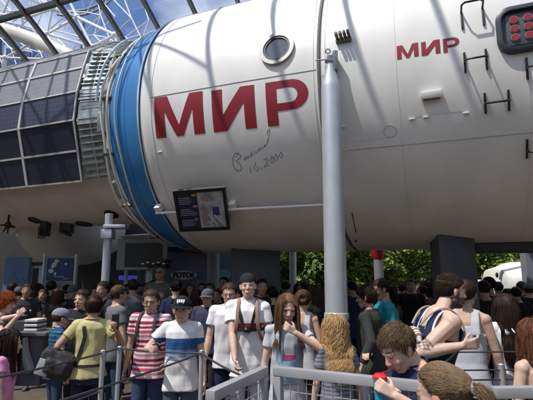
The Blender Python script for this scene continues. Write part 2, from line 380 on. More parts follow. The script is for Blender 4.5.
for i in range(4):
    for j in range(3):
        bm = bmesh.new(); Mc = Mh @ Matrix.Translation((-.185 + i*.125, .1 - j*.095, 0)); disc(bm, Mc, .036, .034, 20, th=.03); c_ = sp('red_cap', bm, m_red, hatch)
        bm = bmesh.new(); disc_ring(bm, Mc, .042, .036, .01, .03, 20); sp('cap_ring', bm, mat('cap_ring_tan', (.30, .20, .14), .5), c_)
# lower hand rail with brackets
bm = bmesh.new(); 
tube(bm, [cyl(s, 136.0 + .25*i, R + .10) for i, s in enumerate((3.84, 3.3, 2.5, 1.9, 1.15))], .019, 8); rail = sp('hull_rail', bm, mat('rail_white', (.72, .72, .70), .4))
for s, th in ((3.80, 134.5), (2.62, 135.2), (1.2, 135.8)):
    bm = bmesh.new(); M = onhull(s, th); box(bm, (-.045, -.05, 0), (.045, .04, .10), M, .008); sp('rail_bracket', bm, mat('rail_white', (.7,.7,.68), .4), rail)
# dark slot boxes under the hull
for s0, s1 in ((-.35, -1.4), (-1.47, -3.0)):
    bm = bmesh.new(); M = basis(pv((s0+s1)/2, -.25, Q.z - R - .02), -A, NN, ZZ); L_ = abs(s0-s1)/2; box(bm, (-L_, -.16, -.07), (L_, .16, .06), M, .01); sp('underside_box', bm, m_black)
bm = bmesh.new(); tube(bm, [cyl(*hitc(352, 212), R+.01), cyl(*hitc(356, 232), R+.01)], .006, 5); M = onhull(*hitc(356, 240)); sp('cable_end', bm, m_black, hull); bm = bmesh.new(); disc(bm, M, .02, .02, 12); sp('cable_gland', bm, m_black, hull)

# hose rings and brackets at the front of the blue band
def wav(k, n, a, ph): return a * (sin(7*2*pi*k/n + ph) + .6*sin(3*2*pi*k/n + 2*ph))
for s0, r0, rr, am in ((4.50, 1.91, .019, .012), (4.60, 1.90, .017, .035), (4.30, 1.965, .012, .02)):
    bm = bmesh.new(); n_ = 120; tube(bm, [cyl(s0 + wav(k, n_, am, s0*5), 360*k/n_, r0 + wav(k, n_, am*.4, s0)) for k in range(n_)], rr, 8, close=True); sp('hose_ring', bm, m_cream, band)
for k in range(14):
    bm = bmesh.new(); th = 8 + k*360/14; M = onhull(4.54, th, 1.86); box(bm, (-.09, -.02, -.15), (.09, .02, .06), M, .006); sp('ring_bracket', bm, m_brass, band)
bm = bmesh.new()
for k in range(20):
    th = k*18 + 5; M = onhull(4.74, th, 1.58); box(bm, (-.07, -.15, -.1), (.07, .15, .12 + .04*(k % 3)), M, .02)
sp('thruster_block', bm, mat('equip_grey', (.20, .22, .22), .5, var=.3, vscale=9), band)
bm = bmesh.new(); tube(bm, [cyl(4.42 + .02*k, 44 + 3.6*k, 1.97 + .10*sin(pi*k/12)) for k in range(13)], .018, 8); sp('antenna_hoop', bm, mat('hoop_clear', (.55, .68, .75), .25), band)

# solar panels round the rear hull
def psec(p, z, s): 
    q = Q + A*s - NN*p; return V((q.x, q.y, Q.z + z))
prof = [(.20, 1.93), (.95, 1.72), (1.52, 1.25), (1.71, .46), (1.735, -.03), (1.47, -.96)]
m_cell = bpy.data.materials.new('solar_cells'); m_cell.use_nodes = True
t = m_cell.node_tree; b_ = t.nodes['Principled BSDF']; tcn = t.nodes.new('ShaderNodeUVMap'); br = t.nodes.new('ShaderNodeTexBrick')
br.inputs['Color1'].default_value = (.23, .225, .25, 1); br.inputs['Color2'].default_value = (.20, .195, .22, 1); br.inputs['Mortar'].default_value = (.32, .31, .34, 1)
br.inputs['Scale'].default_value = 1.0; br.inputs['Mortar Size'].default_value = .03; br.offset = 0; br.inputs['Brick Width'].default_value = 1; br.inputs['Row Height'].default_value = 1
t.links.new(tcn.outputs[0], br.inputs[0]); t.links.new(br.outputs[0], b_.inputs['Base Color']); b_.inputs['Roughness'].default_value = .42
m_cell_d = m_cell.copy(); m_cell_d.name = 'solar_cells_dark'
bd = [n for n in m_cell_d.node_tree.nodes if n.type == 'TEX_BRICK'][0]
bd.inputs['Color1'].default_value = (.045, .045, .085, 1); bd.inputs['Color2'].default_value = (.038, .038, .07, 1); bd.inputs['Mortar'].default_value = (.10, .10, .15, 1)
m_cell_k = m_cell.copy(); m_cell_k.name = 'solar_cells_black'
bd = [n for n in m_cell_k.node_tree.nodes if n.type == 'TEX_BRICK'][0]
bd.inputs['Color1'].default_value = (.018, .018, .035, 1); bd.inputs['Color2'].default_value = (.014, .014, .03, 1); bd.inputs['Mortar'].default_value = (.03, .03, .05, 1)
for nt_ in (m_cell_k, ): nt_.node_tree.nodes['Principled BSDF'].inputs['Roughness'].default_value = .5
m_frame = mat('panel_frame', (.62, .60, .56), .45, metal=.2)
cols_s = [5.30, 6.5, 7.75, 9.0]
def panel(a, b2, s0, s1, m, nx, ny):
    P = [psec(*a, s0), psec(*a, s1), psec(*b2, s1), psec(*b2, s0)]
    nrm = (P[1]-P[0]).cross(P[3]-P[0]).normalized()
    if nrm.dot(P[0] - (Q + A*s0)) < 0: nrm = -nrm
    bm = bmesh.new(); top = [bm.verts.new(p) for p in P]; bot = [bm.verts.new(p - nrm*.03) for p in P]
    f = bm.faces.new(top); uv = bm.loops.layers.uv.new('UVMap')
    for lp, c in zip(f.loops, ((0,0),(nx,0),(nx,ny),(0,ny))): lp[uv].uv = c
    bm.faces.new(bot[::-1])
    for k in range(4): bm.faces.new((top[k], bot[k], bot[(k+1)%4], top[(k+1)%4]))
    o = sp('solar_panel', bm, m, None, False)
    bm = bmesh.new()
    for k in range(4): beam(bm, P[k] + nrm*.004, P[(k+1)%4] + nrm*.004, .024, .024, nrm)
    sp('panel_frame', bm, m_frame, o, False)
for i in range(3):
    s0, s1 = cols_s[i] + .012, cols_s[i+1] - .012
    for k in range(5):
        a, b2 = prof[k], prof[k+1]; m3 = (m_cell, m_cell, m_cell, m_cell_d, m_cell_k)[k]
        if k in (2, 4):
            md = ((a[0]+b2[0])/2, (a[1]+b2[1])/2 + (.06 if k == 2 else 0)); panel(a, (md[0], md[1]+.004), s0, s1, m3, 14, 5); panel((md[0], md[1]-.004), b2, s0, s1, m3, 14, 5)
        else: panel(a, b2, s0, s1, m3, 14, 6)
# wedge of equipment boxes between panels and hoses
bm = bmesh.new()
ring0 = [psec(p*.985, z*.985, 5.27) for p, z in prof]; ring1 = [psec(p*.9 + (.10 if z > -.2 else .02), z*.93, 4.78) for p, z in prof]
for k in range(5):
    P = [ring0[k], ring1[k], ring1[k+1], ring0[k+1]]
    inn = [(Q + A*((p-Q).dot(A)) ) .lerp(p, .86) for p in P]
    va = [bm.verts.new(p) for p in P]; vb_ = [bm.verts.new(p) for p in inn]; bm.faces.new(va); bm.faces.new(vb_[::-1])
    for q in range(4): bm.faces.new((va[q], vb_[q], vb_[(q+1)%4], va[(q+1)%4]))
eq = sp('equipment_skirt', bm, mat('skirt_grey_green', (.24, .28, .27), .45, var=.35, vscale=6, metal=.3), None, False)
bm = bmesh.new(); rr = random.Random(3)
for k in range(5):
    for i in range(9):
        t = (i+.5)/9; a_, b_2 = ring0[k].lerp(ring0[k+1], t), ring1[k].lerp(ring1[k+1], t); o_ = (a_ - (Q + A*(a_-Q).dot(A))).normalized()*.015; u0 = rr.uniform(0, .35)
        beam(bm, a_.lerp(b_2, u0*.4) + o_, a_.lerp(b_2, rr.uniform(.75, 1)) + o_, rr.uniform(.02, .06), .03, o_)
    beam(bm, ring0[k], ring1[k], .03, .05); beam(bm, ring0[k].lerp(ring1[k], .5), ring0[k+1].lerp(ring1[k+1], .5), .025, .05); beam(bm, ring0[k].lerp(ring1[k], .97), ring0[k+1].lerp(ring1[k+1], .97), .03, .05)
sp('skirt_box', bm, mat('skirt_box_grey', (.36, .39, .38), .4, var=.3, vscale=10, metal=.3), eq)
# black round openings and small gear under the rear hull
for s, th, ra in ((5.48, 158.0, .13), (7.37, 159.4, .12), (6.43, 172.0, .16)):
    bm = bmesh.new(); disc_ring(bm, onhull(s, th, 1.47), ra, ra-.02, -.01, .02); o = sp('round_opening', bm, m_black, small_hull)
    bm = bmesh.new(); disc(bm, onhull(s, th, 1.47), ra-.01, .006); sp('opening_floor', bm, m_black, o)
def gear(x, y, Y, r, mm):
    bm = bmesh.new(); c = at(x, y, Y); rg = random.Random(int(x*7))
    for k in range(7):
        d = V((rg.uniform(-1, 1), rg.uniform(-.6, .6), rg.uniform(-.9, .4))).normalized(); tube(bm, [c, c + d*r*rg.uniform(.7, 1.3)], [r*.14, r*.07], 7)
    ell(bm, c, (r*.4, r*.4, r*.5)); tube(bm, [c, c + V((0, 0, .55))], r*.15, 6)
    return sp('antenna_cluster', bm, mm, small_hull)
gear(8, 225, 8.6, .15, m_black)
bm = bmesh.new(); c = at(45, 232, 8.7); box(bm, (c.x-.07, c.y-.1, c.z-.08), (c.x+.07, c.y+.1, c.z+.35), bev=.02)
for k in range(5): tube(bm, [(c.x-.08+.04*k, c.y-.1, c.z+.1), (c.x-.06+.03*k, c.y-.12, c.z-.14)], .010, 6)
sp('instrument_box', bm, m_black, small_hull)
bm = bmesh.new(); c = at(67, 232, 8.7); box(bm, (c.x-.12, c.y-.1, c.z-.02), (c.x+.10, c.y+.1, c.z+.35), bev=.02); tube(bm, [(c.x-.08, c.y-.12, c.z), (c.x+.15, c.y-.16, c.z-.08)], .03, 10)
sp('instrument_box', bm, m_black, small_hull)

# poster board fixed on the hull rail
pc = [cyl(*hitc(x, y, R + e_), R + e_) for x, y, e_ in ((173, 190.5, .17), (225, 186.5, .17), (230, 229, .14), (180, 231, .14))]
pr = empty('info_board', pc[3], 0, 'black framed picture board with text lines hung on the white hull rail', 'board')
ux = (pc[1]-pc[0]).normalized(); uy0 = (pc[0]-pc[3]); nrm = ux.cross(uy0).normalized()
if nrm.dot(NN) > 0: nrm = -nrm
def PB(u, v, z=0): return pc[3].lerp(pc[2], u).lerp(pc[0].lerp(pc[1], u), v) + nrm*z - pc[3]
def quad(bm, u0, v0, u1, v1, z0, z1):
    t_ = [bm.verts.new(PB(u, v, z1)) for u, v in ((u0,v0),(u1,v0),(u1,v1),(u0,v1))]; b0 = [bm.verts.new(PB(u, v, z0)) for u, v in ((u0,v0),(u1,v0),(u1,v1),(u0,v1))]
    bm.faces.new(t_); bm.faces.new(b0[::-1])
    for k in range(4): bm.faces.new((t_[k], b0[k], b0[(k+1)%4], t_[(k+1)%4]))
bm = bmesh.new(); quad(bm, 0, 0, 1, 1, -.02, 0); quad(bm, 0,0,1,.07,0,.02); quad(bm,0,.93,1,1,0,.02); quad(bm,0,.07,.05,.93,0,.02); quad(bm,.95,.07,1,.93,0,.02); bobj('frame', bm, m_black, pr, False)
bm = bmesh.new(); quad(bm, .05, .07, .45, .93, .001, .004); tp = bobj('text_side', bm, mat('board_navy', (.02, .03, .07), .5, var=.5, vscale=9), pr, False)
bm = bmesh.new(); quad(bm, .45, .07, .95, .93, .001, .004); pp = bobj('picture_side', bm, mat('board_photo_grey', (.42, .44, .50), .5, var=.5, vscale=7), pr, False)
bm = bmesh.new(); rb = random.Random(4)
for bl in range(3):
    for k in range(4):
        v = .80 - bl*.27 - k*.045; quad(bm, .08, v, .08 + rb.uniform(.2, .34), v+.018, .005, .006)
bobj('text_line', bm, mat('board_text', (.30, .34, .45), .6), tp, False)
for v, cc in ((.86, (.6, .35, .05)), (.60, (.6, .2, .25)), (.30, (.35, .1, .2))):
    bm = bmesh.new(); quad(bm, .35, v-.02, .43, v+.03, .005, .007); bobj('picture_spot', bm, mat('spot%.2f' % v, cc, .6), tp, False)
for k, (u0, v0, u1, v1) in enumerate(((.52,.72,.56,.82),(.57,.72,.60,.80),(.61,.70,.66,.80),(.67,.72,.70,.80),(.71,.72,.76,.79),(.50,.12,.62,.38),(.52,.39,.62,.50))):
    bm = bmesh.new(); quad(bm, u0, v0, u1, v1, .005, .007); bobj('picture_shape', bm, mat('board_sand', (.34, .30, .27), .6), pp, False)
bm = bmesh.new(); quad(bm, .72, .36, .84, .56, .005, .007); bobj('picture_shape', bm, mat('board_violet', (.07, .05, .22), .6), pp, False)
bm = bmesh.new()
for (u0, v0), (u1, v1) in (((.62, .40), (.78, .12)), ((.66, .12), (.70, .44)), ((.74, .38), (.90, .14)), ((.58, .2), (.72, .22))): tube(bm, [PB(u0, v0, .006), PB(u1, v1, .006)], .008, 4)
bobj('picture_line', bm, mat('board_white', (.7, .7, .7), .6), pp, False)

# supports: front mast, dark cradle columns, thin posts
mast = empty('steel_mast', (.725, 4.75, 0), 0, 'tall round galvanised mast with conical tip holding the white hull', 'mast')
bm = bmesh.new(); loft(bm, [(0,0,.0,.118,.118), (0,0,1.36,.118,.118), (0,0,3.86,.108,.108), (0,0,3.90,.104,.104), (0,0,4.10,.052,.052), (0,0,4.14,.05,.05)], seg=40, p=2.0); bobj('pole', bm, m_steel, mast)
bm = bmesh.new(); loft(bm, [(0,0,1.33,.128,.128), (0,0,1.36,.13,.13), (0,0,1.39,.128,.128), (0,0,1.40,.118,.118)], seg=40, p=2.0); bobj('collar', bm, mat('collar_light', (.6, .62, .65), .3, metal=.5), mast)
bm = bmesh.new(); loft(bm, [(0,0,0,.26,.26), (0,0,.02,.26,.26)], seg=40, p=2.0); bobj('base_plate', bm, m_steel, mast)
bm = bmesh.new(); box(bm, (-.035, -.02, 4.13), (.035, .02, 4.26), bev=.008); tube(bm, [(-.055, 0, 4.19), (.055, 0, 4.19)], .026, 12); box(bm, (.03, -.05, 4.06), (.085, .12, 4.30), bev=.01)
tube(bm, [(0, .0, 4.2), (.04, .20, 4.24)], .03, 8); tube(bm, [V((-.02, 0, 4.31)) + V((.028*cos(2*pi*k/12), 0, .028*sin(2*pi*k/12))) for k in range(12)], .008, 6, close=True)
tube(bm, [(-.03, 0, 4.21), (-.15, .1, 4.25)], .008, 6); bobj('bracket', bm, mat('bracket_grey', (.22, .22, .23), .4, metal=.6), mast)
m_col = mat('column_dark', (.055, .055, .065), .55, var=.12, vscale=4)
def column(px0, px1, Y, ztop, label, wy=.5, m=None):
    a0, a1 = at(px0, 277, Y), at(px1, 277, Y); e = empty('support_column', ((a0.x+a1.x)/2, Y + wy/2, 0), 0, label, 'column', 'dark columns under the hull'); W = (a1.x-a0.x)/2
    bm = bmesh.new(); box(bm, (-W, -wy/2, .0), (W, wy/2, ztop), bev=.02); bobj('shaft', bm, m or m_col, e)
    bm = bmesh.new(); box(bm, (-W-.05, -wy/2-.05, 0), (W+.05, wy/2+.05, .12), bev=.01); bobj('plinth', bm, m or m_col, e)
    return e
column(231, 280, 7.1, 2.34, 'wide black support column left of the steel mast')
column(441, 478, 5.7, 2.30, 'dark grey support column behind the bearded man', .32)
def post(px, r_, Y, ztop, label, m, extra=None):
    c = at(px, 277, Y); e = empty('post', (c.x, c.y, 0), 0, label, 'post'); bm = bmesh.new(); tube(bm, [(0,0,0), (0,0,ztop*.5), (0,0,ztop)], r_, 16); bobj('shaft', bm, m, e)
    bm = bmesh.new(); tube(bm, [(0,0,0), (0,0,.03)], r_*2, 16); bobj('base_plate', bm, m, e); return e
m_wpost = mat('post_white', (.72, .74, .76), .4, var=.15, vscale=5)
post(293, .075, 9.6, 3.2, 'slender white post in front of the trees', m_wpost)
e = post(379, .11, 10.5, 3.0, 'grey post with a red top standing before the trees', mat('post_grey', (.22, .22, .24), .5))
bm = bmesh.new(); loft(bm, [(0,0,2.12,.09,.09), (0,0,2.3,.17,.17), (0,0,2.6,.19,.19)], seg=16, p=2); bobj('red_top', bm, mat('signal_red', (.38, .02, .02), .5), e)
e = post(105.5, .062, 7.0, 2.75, 'shiny steel column under the solar panels', m_steel)
bm = bmesh.new(); box(bm, (-.09, -.1, 2.35), (.09, .1, 2.50), bev=.02); box(bm, (-.05, -.12, 2.51), (.3, .1, 2.57), bev=.02); bobj('clamp', bm, m_steel, e)
post(213, .13, 9.3, 3.0, 'thick grey column beside the grey kiosk wall', mat('post_grey2', (.28, .29, .31), .5))
post(149, .07, 9.0, 2.6, 'pale thin post right of the dark screen', m_steel)

# ------------------------------------------------------------------ glass vault roof
m_bar = mat('glazing_bar', (.012, .011, .011), .5)
def arch(v): return 8.6 - .058*(v+5)**2
roof = empty('glass_roof', (Q.x, Q.y, 0), 0, 'arched glass roof with dark curved ribs above the station', 'glass roof')
ribs = [-1.3 + .95*k for k in range(13)]
SR = [3.4 - .95*5 + .95*k for k in range(15)]
def skew(v): return .22*max(0, -v - 1)
vs = [-5.0 + .6*k for k in range(17)]
for s in SR:
    bm = bmesh.new(); P = [pv(s + skew(v), v, arch(v)) for v in vs]
    W = .04
    for k in range(len(P)-1): beam(bm, P[k], P[k+1], .052, .075)
    bm.transform(SPI); bobj('rib', bm, m_bar, roof, False)
    bm = bmesh.new(); P2 = [p - V((0,0,.075)) for p in P]
    for k in range(len(P)-1): beam(bm, P2[k], P2[k+1], .045, .04)
    bm.transform(SPI); bobj('rib_flange', bm, mat('rib_cream', (.16, .15, .13), .5), roof, False)
for v in (-.55, 2.5, 4.55):
    bm = bmesh.new(); beam(bm, pv(SR[0], v, arch(v)+.0), pv(SR[-1], v, arch(v)), .09, .11); bm.transform(SPI); bobj('purlin', bm, m_bar, roof, False)
for i in range(len(SR)-1):
    bm = bmesh.new(); r0 = [bm.verts.new(pv(SR[i]+.05+skew(v), v, arch(v)+.055)) for v in vs]; r1 = [bm.verts.new(pv(SR[i+1]-.05+skew(v), v, arch(v)+.055)) for v in vs]
    for k in range(len(vs)-1): bm.faces.new((r0[k], r1[k], r1[k+1], r0[k+1]))
    bm.transform(SPI); bobj('pane', bm, glass(), roof)
# light lattice girder under the vault (throws the crossing shadows on the hull shoulder)
bm = bmesh.new(); rl = random.Random(5)
for (s0, v0), (s1, v1) in (((4.0, -3.9), (6.4, -2.1)), ((5.9, -4.2), (4.3, -2.2)), ((4.9, -4.6), (5.2, -2.0)), ((4.0, -3.0), (6.8, -3.6)), ((6.7, -4.4), (5.6, -1.9)), ((7.6,-4.4),(6.6,-2.2)), ((6.9,-4.2),(8.4,-2.2)), ((8.8,-4.2),(7.7,-2.0)), ((4.2,-1.9),(9,-2.2)), ((6.4,-3.4),(9,-4.2))):
    tube(bm, [pv(s0, v0, arch(v0)-.12), pv(s1, v1, arch(v1)-.12)], .026, 8)
bm.transform(SPI); bobj('brace', bm, m_wpost, roof)

# white space truss and blue panes behind the roof (upper left of the photo)
m_truss = mat('truss_white', (.74, .74, .74), .45)
nodes = {'a': (12,-8), 'b': (52,9), 'c': (77,17), 'd': (115,35), 'e': (129,50), 'f': (121,62), 'g': (92,47), 'h': (47,34), 'i': (0,20), 'j': (27,18), 'k': (-30,10), 'l': (26,-12), 'm': (64,-10), 'n': (92,-15), 'o': (-25, 50), 'p': (5, 58), 'q': (108, 68), 'r': (60, 60)}
truss = empty('white_truss', (onv(77, 17, 5).x, onv(77, 17, 5).y, 0), 0, 'white tubular space truss seen through the glass roof', 'truss')
TI = Matrix.Translation(-truss.location)
bm = bmesh.new(); dep = {k: (5.0 if i % 2 else 5.6) for i, k in enumerate(nodes)}
NP = {k: onv(x, y, dep[k]) for k, (x, y) in nodes.items()}
for e_ in ('ab','bc','cd','de','kj','jh','hg','gf','ih','ch','cg','bh','bj','dg','df','ef','gq','fq','rh','rg','aj','ai','ki','op','ph','io','rp','lb','la','mb','mc','lm','qe'):
    tube(bm, [NP[e_[0]], NP[e_[1]]], .055, 7)
bm.transform(TI); bobj('lattice', bm, m_truss, truss)
bm = bmesh.new(); rt_ = random.Random(8); N2 = {}
for i in range(12):
    for j in range(5): N2[(i, j)] = onv(-25 + i*15 + 7*(j % 2) + rt_.uniform(-2, 2), -14 + j*20 + i*1.2 + rt_.uniform(-3, 3), 7.4)
for i in range(12):
    for j in range(5):
        for di, dj in ((1, 0), (0, 1), (1, 1), (-1, 1)):
            if (i+di, j+dj) in N2 and rt_.random() < .62: tube(bm, [N2[(i, j)], N2[(i+di, j+dj)]], .028, 6)
bm.transform(TI); bobj('fine_lattice', bm, m_truss, truss)
bm = bmesh.new()
for k in NP: bmesh.ops.create_uvsphere(bm, u_segments=10, v_segments=8, radius=.12, matrix=Matrix.Translation(NP[k]))
bm.transform(TI); bobj('joint', bm, m_truss, truss)
bm = bmesh.new()
for k in ('p', 'r', 'q', 'e'):
    b0 = NP[k]; tube(bm, [b0, V((b0.x, b0.y, 0))], .09, 8)
bm.transform(TI); bobj('leg', bm, m_truss, truss)
bt = empty('cream_beam', tuple(onv(70, 57, 4)), 0, 'long curved cream beam rising behind the solar panels', 'beam')
bm = bmesh.new(); P = [onv(-60, 14, 4), onv(-20, 22, 4), onv(0, 29, 4), onv(25, 37, 4), onv(50, 47, 4), onv(80, 62, 4), onv(110, 82, 4)]
tube(bm, P, [.26]*7, 16); bm.transform(Matrix.Translation(-bt.location)); bobj('tube', bm, mat('beam_cream', (.62, .56, .46), .5, var=.06, vscale=2), bt)
bm = bmesh.new(); tube(bm, [P[0], V((P[0].x, P[0].y, 0))], .2, 12); tube(bm, [P[-1], V((P[-1].x, P[-1].y, 0))], .2, 12); bm.transform(Matrix.Translation(-bt.location)); bobj('leg', bm, mat('beam_cream', (.6,.5,.4)), bt)
# blue glass sphere segments
gb = empty('blue_glass_facade', tuple(V((onv(20, 40, 8).x, onv(20, 40, 8).y, 0))), 0, 'blue tinted glass facade behind the white truss', 'facade')
for i, (x0, y0, x1, y1) in enumerate(((3, 24, 14, 44), (15, 25, 38, 46), (6, 48, 30, 66), (32, 48, 44, 66), (44, 40, 62, 58), (-20, 30, 0, 60))):
    bm = bmesh.new(); c = [onv(x, y, 8) for x, y in ((x0, y0), (x1, y0+4), (x1, y1+4), (x0, y1))]; vv = [bm.verts.new(p) for p in c]; v2 = [bm.verts.new(p + NN*.1) for p in c]
    bm.faces.new(vv); bm.faces.new(v2[::-1])
    for k in range(4): bm.faces.new((vv[k], v2[k], v2[(k+1)%4], vv[(k+1)%4]))
    bm.transform(Matrix.Translation(-gb.location)); bobj('pane', bm, mat('blue_pane%d' % (i % 3), ((.07, .13, .30), (.10, .20, .42), (.05, .09, .20))[i % 3], .12), gb, False)
bm = bmesh.new(); P0 = onv(20, 66, 8.2)
for x, y in ((3, 46), (20, 46), (44, 58)):
    p = onv(x, y, 8.2); tube(bm, [p + V((0,0,1.5)), V((p.x, p.y, 0))], .08, 8)
bm.transform(Matrix.Translation(-gb.location)); bobj('mullion', bm, m_truss, gb)
# coaster track far away
ct = empty('coaster_track', (onv(96, 15, 24).x, onv(96, 15, 24).y, 0), 0, 'curled dark coaster track far behind the roof', 'roller coaster')
c0 = onv(80, -6, 24); Rr = 2.9
bm = bmesh.new()
for off in (0, .5):
    tube(bm, [c0 + V((-(Rr+off)*cos(radians(a_)), 1.5*sin(radians(a_)), (Rr+off)*sin(radians(a_)))) * 1.0 for a_ in range(150, 300, 6)], .11, 7)
for a_ in range(150, 300, 8):
    d = V((-cos(radians(a_)), 0, sin(radians(a_)))); p = c0 + V((0, 1.5*sin(radians(a_)), 0)); tube(bm, [p + d*Rr, p + d*(Rr+.5)], .06, 6)
bm.transform(Matrix.Translation(-ct.location)); bobj('rail', bm, mat('track_blue_grey', (.07, .10, .18), .5), ct)
bm = bmesh.new(); p = c0 + V((Rr*.2, 0, -Rr)); tube(bm, [p, V((p.x, p.y, 0))], .15, 8); bm.transform(Matrix.Translation(-ct.location)); bobj('pillar', bm, mat('track_blue_grey', (.1,.1,.1)), ct)

# ------------------------------------------------------------------ things below the hull, left side
def panel_at(name, x0, y0, x1, y1, Y, th, m, parent=None, org=None, smooth=False):
    """upright slab whose front face fills the pixel box when seen at depth Y"""
    a0 = at(x0, y1, Y); a1 = at(x1, y0, Y); a0.x = at(x0, 268, Y).x; a1.x = at(x1, 268, Y).x; o = org or V((0,0,0)); bm = bmesh.new(); box(bm, V((a0.x, Y, a0.z)) - o, V((a1.x, Y + th, a1.z)) - o, bev=min(.01, th*.2)); return bobj(name, bm, m, parent, smooth)
# docked capsule with bowl shaped bottom
cc = at(55, 228, 10.6); bowl = empty('docked_capsule', (cc.x, cc.y + 1.0, 2.0), 0, 'grey bowl shaped capsule bottom below the solar panels', 'capsule')
bm = bmesh.new(); zc = cc.z + .20; rings_ = []
L_ = [(.05, -1.05), (.45, -1.02), (.85, -.88), (1.15, -.6), (1.30, -.22), (1.34, .1), (1.34, 1.9)]
rr_ = [[bm.verts.new((rad*cos(2*pi*k/48), rad*sin(2*pi*k/48), zc - 2.0 + z)) for k in range(48)] for rad, z in L_]; ringface(bm, rr_); bobj('shell', bm, mat('capsule_grey', (.60, .60, .58), .45, var=.1, vscale=3), bowl)
bm = bmesh.new(); tube(bm, [V((1.36*cos(2*pi*k/48), 1.36*sin(2*pi*k/48), zc - 2.0 - .12 + .25*cos(2*pi*k/48+.4))) for k in range(48)], .05, 8, close=True); bobj('rim', bm, m_wpost, bowl)
bm = bmesh.new(); tube(bm, [V((.9*cos(2*pi*k/3), .9*sin(2*pi*k/3), -2.0)) for k in (0,)] + [V((.9, 0, -.6))], .05, 8); tube(bm, [(-.5, .8, -2), (-.5, .8, -.6)], .05, 8); tube(bm, [(-.4, -.7+1.2, -2), (-.4, .5, -.6)], .05, 8); bobj('stand', bm, m_col, bowl)
# pavilion wall, dark
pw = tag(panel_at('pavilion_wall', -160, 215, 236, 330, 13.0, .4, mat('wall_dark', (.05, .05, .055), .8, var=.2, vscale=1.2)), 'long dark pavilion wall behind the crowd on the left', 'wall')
b_ = pw; 
kw = empty('photo_kiosk', (at(195, 277, 10.3).x, 10.3, 0), 0, 'blue grey photo kiosk with an oval sign', 'kiosk'); KO = V(kw.location)
panel_at('wall', 163, 250, 236, 380, 10.3, 1.5, mat('kiosk_blue_grey', (.20, .24, .30), .6, var=.1, vscale=2), kw, KO)
panel_at('roof_edge', 168, 244, 206, 249, 10.1, .6, m_wpost, kw, KO)
pa = panel_at('awning', 183, 245.5, 213, 252, 9.8, .5, mat('awning_red', (.42, .05, .02), .6), kw, KO)
panel_at('awning', 166, 243, 182, 251, 9.8, .5, mat('awning_blue', (.02, .08, .28), .6), kw, KO)
c = at(184, 275, 10.22); bm = bmesh.new(); Ms = basis(c - KO, V((1,0,0)), V((0,0,1)), V((0,-1,0))); disc(bm, Ms, .105, .03, 32, sx=2.8, th=.03); sgn = bobj('oval_sign', bm, mat('sign_white', (.85, .88, .90), .5), kw)
c2 = at(223, 274.5, 10.22); bm = bmesh.new(); disc(bm, basis(c2 - KO, V((1,0,0)), V((0,0,1)), V((0,-1,0))), .12, .03, 32, sx=1.5, th=.03); bobj('oval_sign', bm, mat('sign_cyan', (.30, .50, .58), .5), kw)
tcv = bpy.data.curves.new('t', 'FONT'); tcv.body = 'FOTOS'; tcv.size = .15; tcv.align_x = 'CENTER'; tcv.align_y = 'CENTER'; tcv.extrude = .004; tcv.offset = .008
to = bpy.data.objects.new('t', tcv); COL.objects.link(to); dg = bpy.context.evaluated_depsgraph_get(); tm = bpy.data.meshes.new_from_object(to.evaluated_get(dg)); bpy.data.objects.remove(to)
tm.transform((Ms @ Matrix.Translation((0, -.005, .036)))); tm.materials.clear(); link('sign_text', tm, sgn, mat('sign_ink', (.02, .03, .06), .5))
# pale canopy + screen
cn = empty('canopy', (at(150, 277, 9.2).x, 9.2, 0), 0, 'pale sloping canopy above the dark screen', 'canopy'); CO = V(cn.location)
bm = bmesh.new(); P = [at(118, 236, 9.0), at(160, 234, 9.0), at(190, 246, 9.3), at(146, 248, 9.3)]; P2 = [p + V((0, 1.2, .15)) for p in P]
va = [bm.verts.new(p - CO) for p in P]; vb_ = [bm.verts.new(p - CO) for p in P2]; bm.faces.new(va); bm.faces.new(vb_[::-1])
for k in range(4): bm.faces.new((va[k], vb_[k], vb_[(k+1)%4], va[(k+1)%4]))
bobj('canopy_sheet', bm, mat('canopy_pale', (.62, .60, .54), .6), cn, False)
bm = bmesh.new(); p = at(150, 240, 9.4); tube(bm, [p - CO, V((p.x, p.y, 0)) - CO], .04, 8); p = at(128, 240, 9.4); tube(bm, [p - CO, V((p.x, p.y, 0)) - CO], .04, 8); bobj('leg', bm, m_steel, cn)
sc = empty('wall_screen', (at(144, 277, 8.8).x, 8.8, 0), 0, 'dark flat screen in a pale frame left of the kiosk', 'screen'); SO = V(sc.location)
panel_at('frame', 116, 239, 165, 270, 8.85, .15, mat('screen_frame', (.30, .29, .27), .6), sc, SO); panel_at('display', 124, 243, 161, 266.5, 8.82, .04, mat('screen_black', (.01, .01, .014), .35), sc, SO)
bm = bmesh.new(); tube(bm, [at(140, 268, 8.92) - SO, V((at(140, 268, 8.92).x, 8.92, 0)) - SO], .05, 10); bobj('stand', bm, m_col, sc)
tag(panel_at('lit_sign', 119, 275.5, 137, 280, 9.6, .1, emis('violet_glow', (.06, .05, .45), .5)), 'small glowing violet sign in the dark behind the crowd', 'sign')
# display boards on the far left
db = empty('display_panel', (at(16, 277, 9.0).x, 9.0, 0), 0, 'blue display panel with grey mountain shapes at the far left', 'display'); DO = V(db.location)
panel_at('panel', 4, 257, 29, 296, 9.0, .1, mat('display_blue', (.09, .15, .27), .5), db, DO)
bm = bmesh.new()
for x0, x1, xt, yt, y0 in ((5, 22, 13, 271, 291), (14, 28, 22, 277, 291)):
    tri = [at(x0, y0, 8.985), at(x1, y0, 8.985), at(xt, yt, 8.985)]; f1 = [bm.verts.new(p - DO) for p in tri]; f2 = [bm.verts.new(p - DO + V((0, .01, 0))) for p in tri]; bm.faces.new(f1); bm.faces.new(f2[::-1])
    for k in range(3): bm.faces.new((f1[k], f2[k], f2[(k+1)%3], f1[(k+1)%3]))
bobj('mountain_shape', bm, mat('display_grey', (.10, .13, .19), .6), db, False)
panel_at('stand', 8, 296, 26, 370, 9.02, .08, m_col, db, DO)
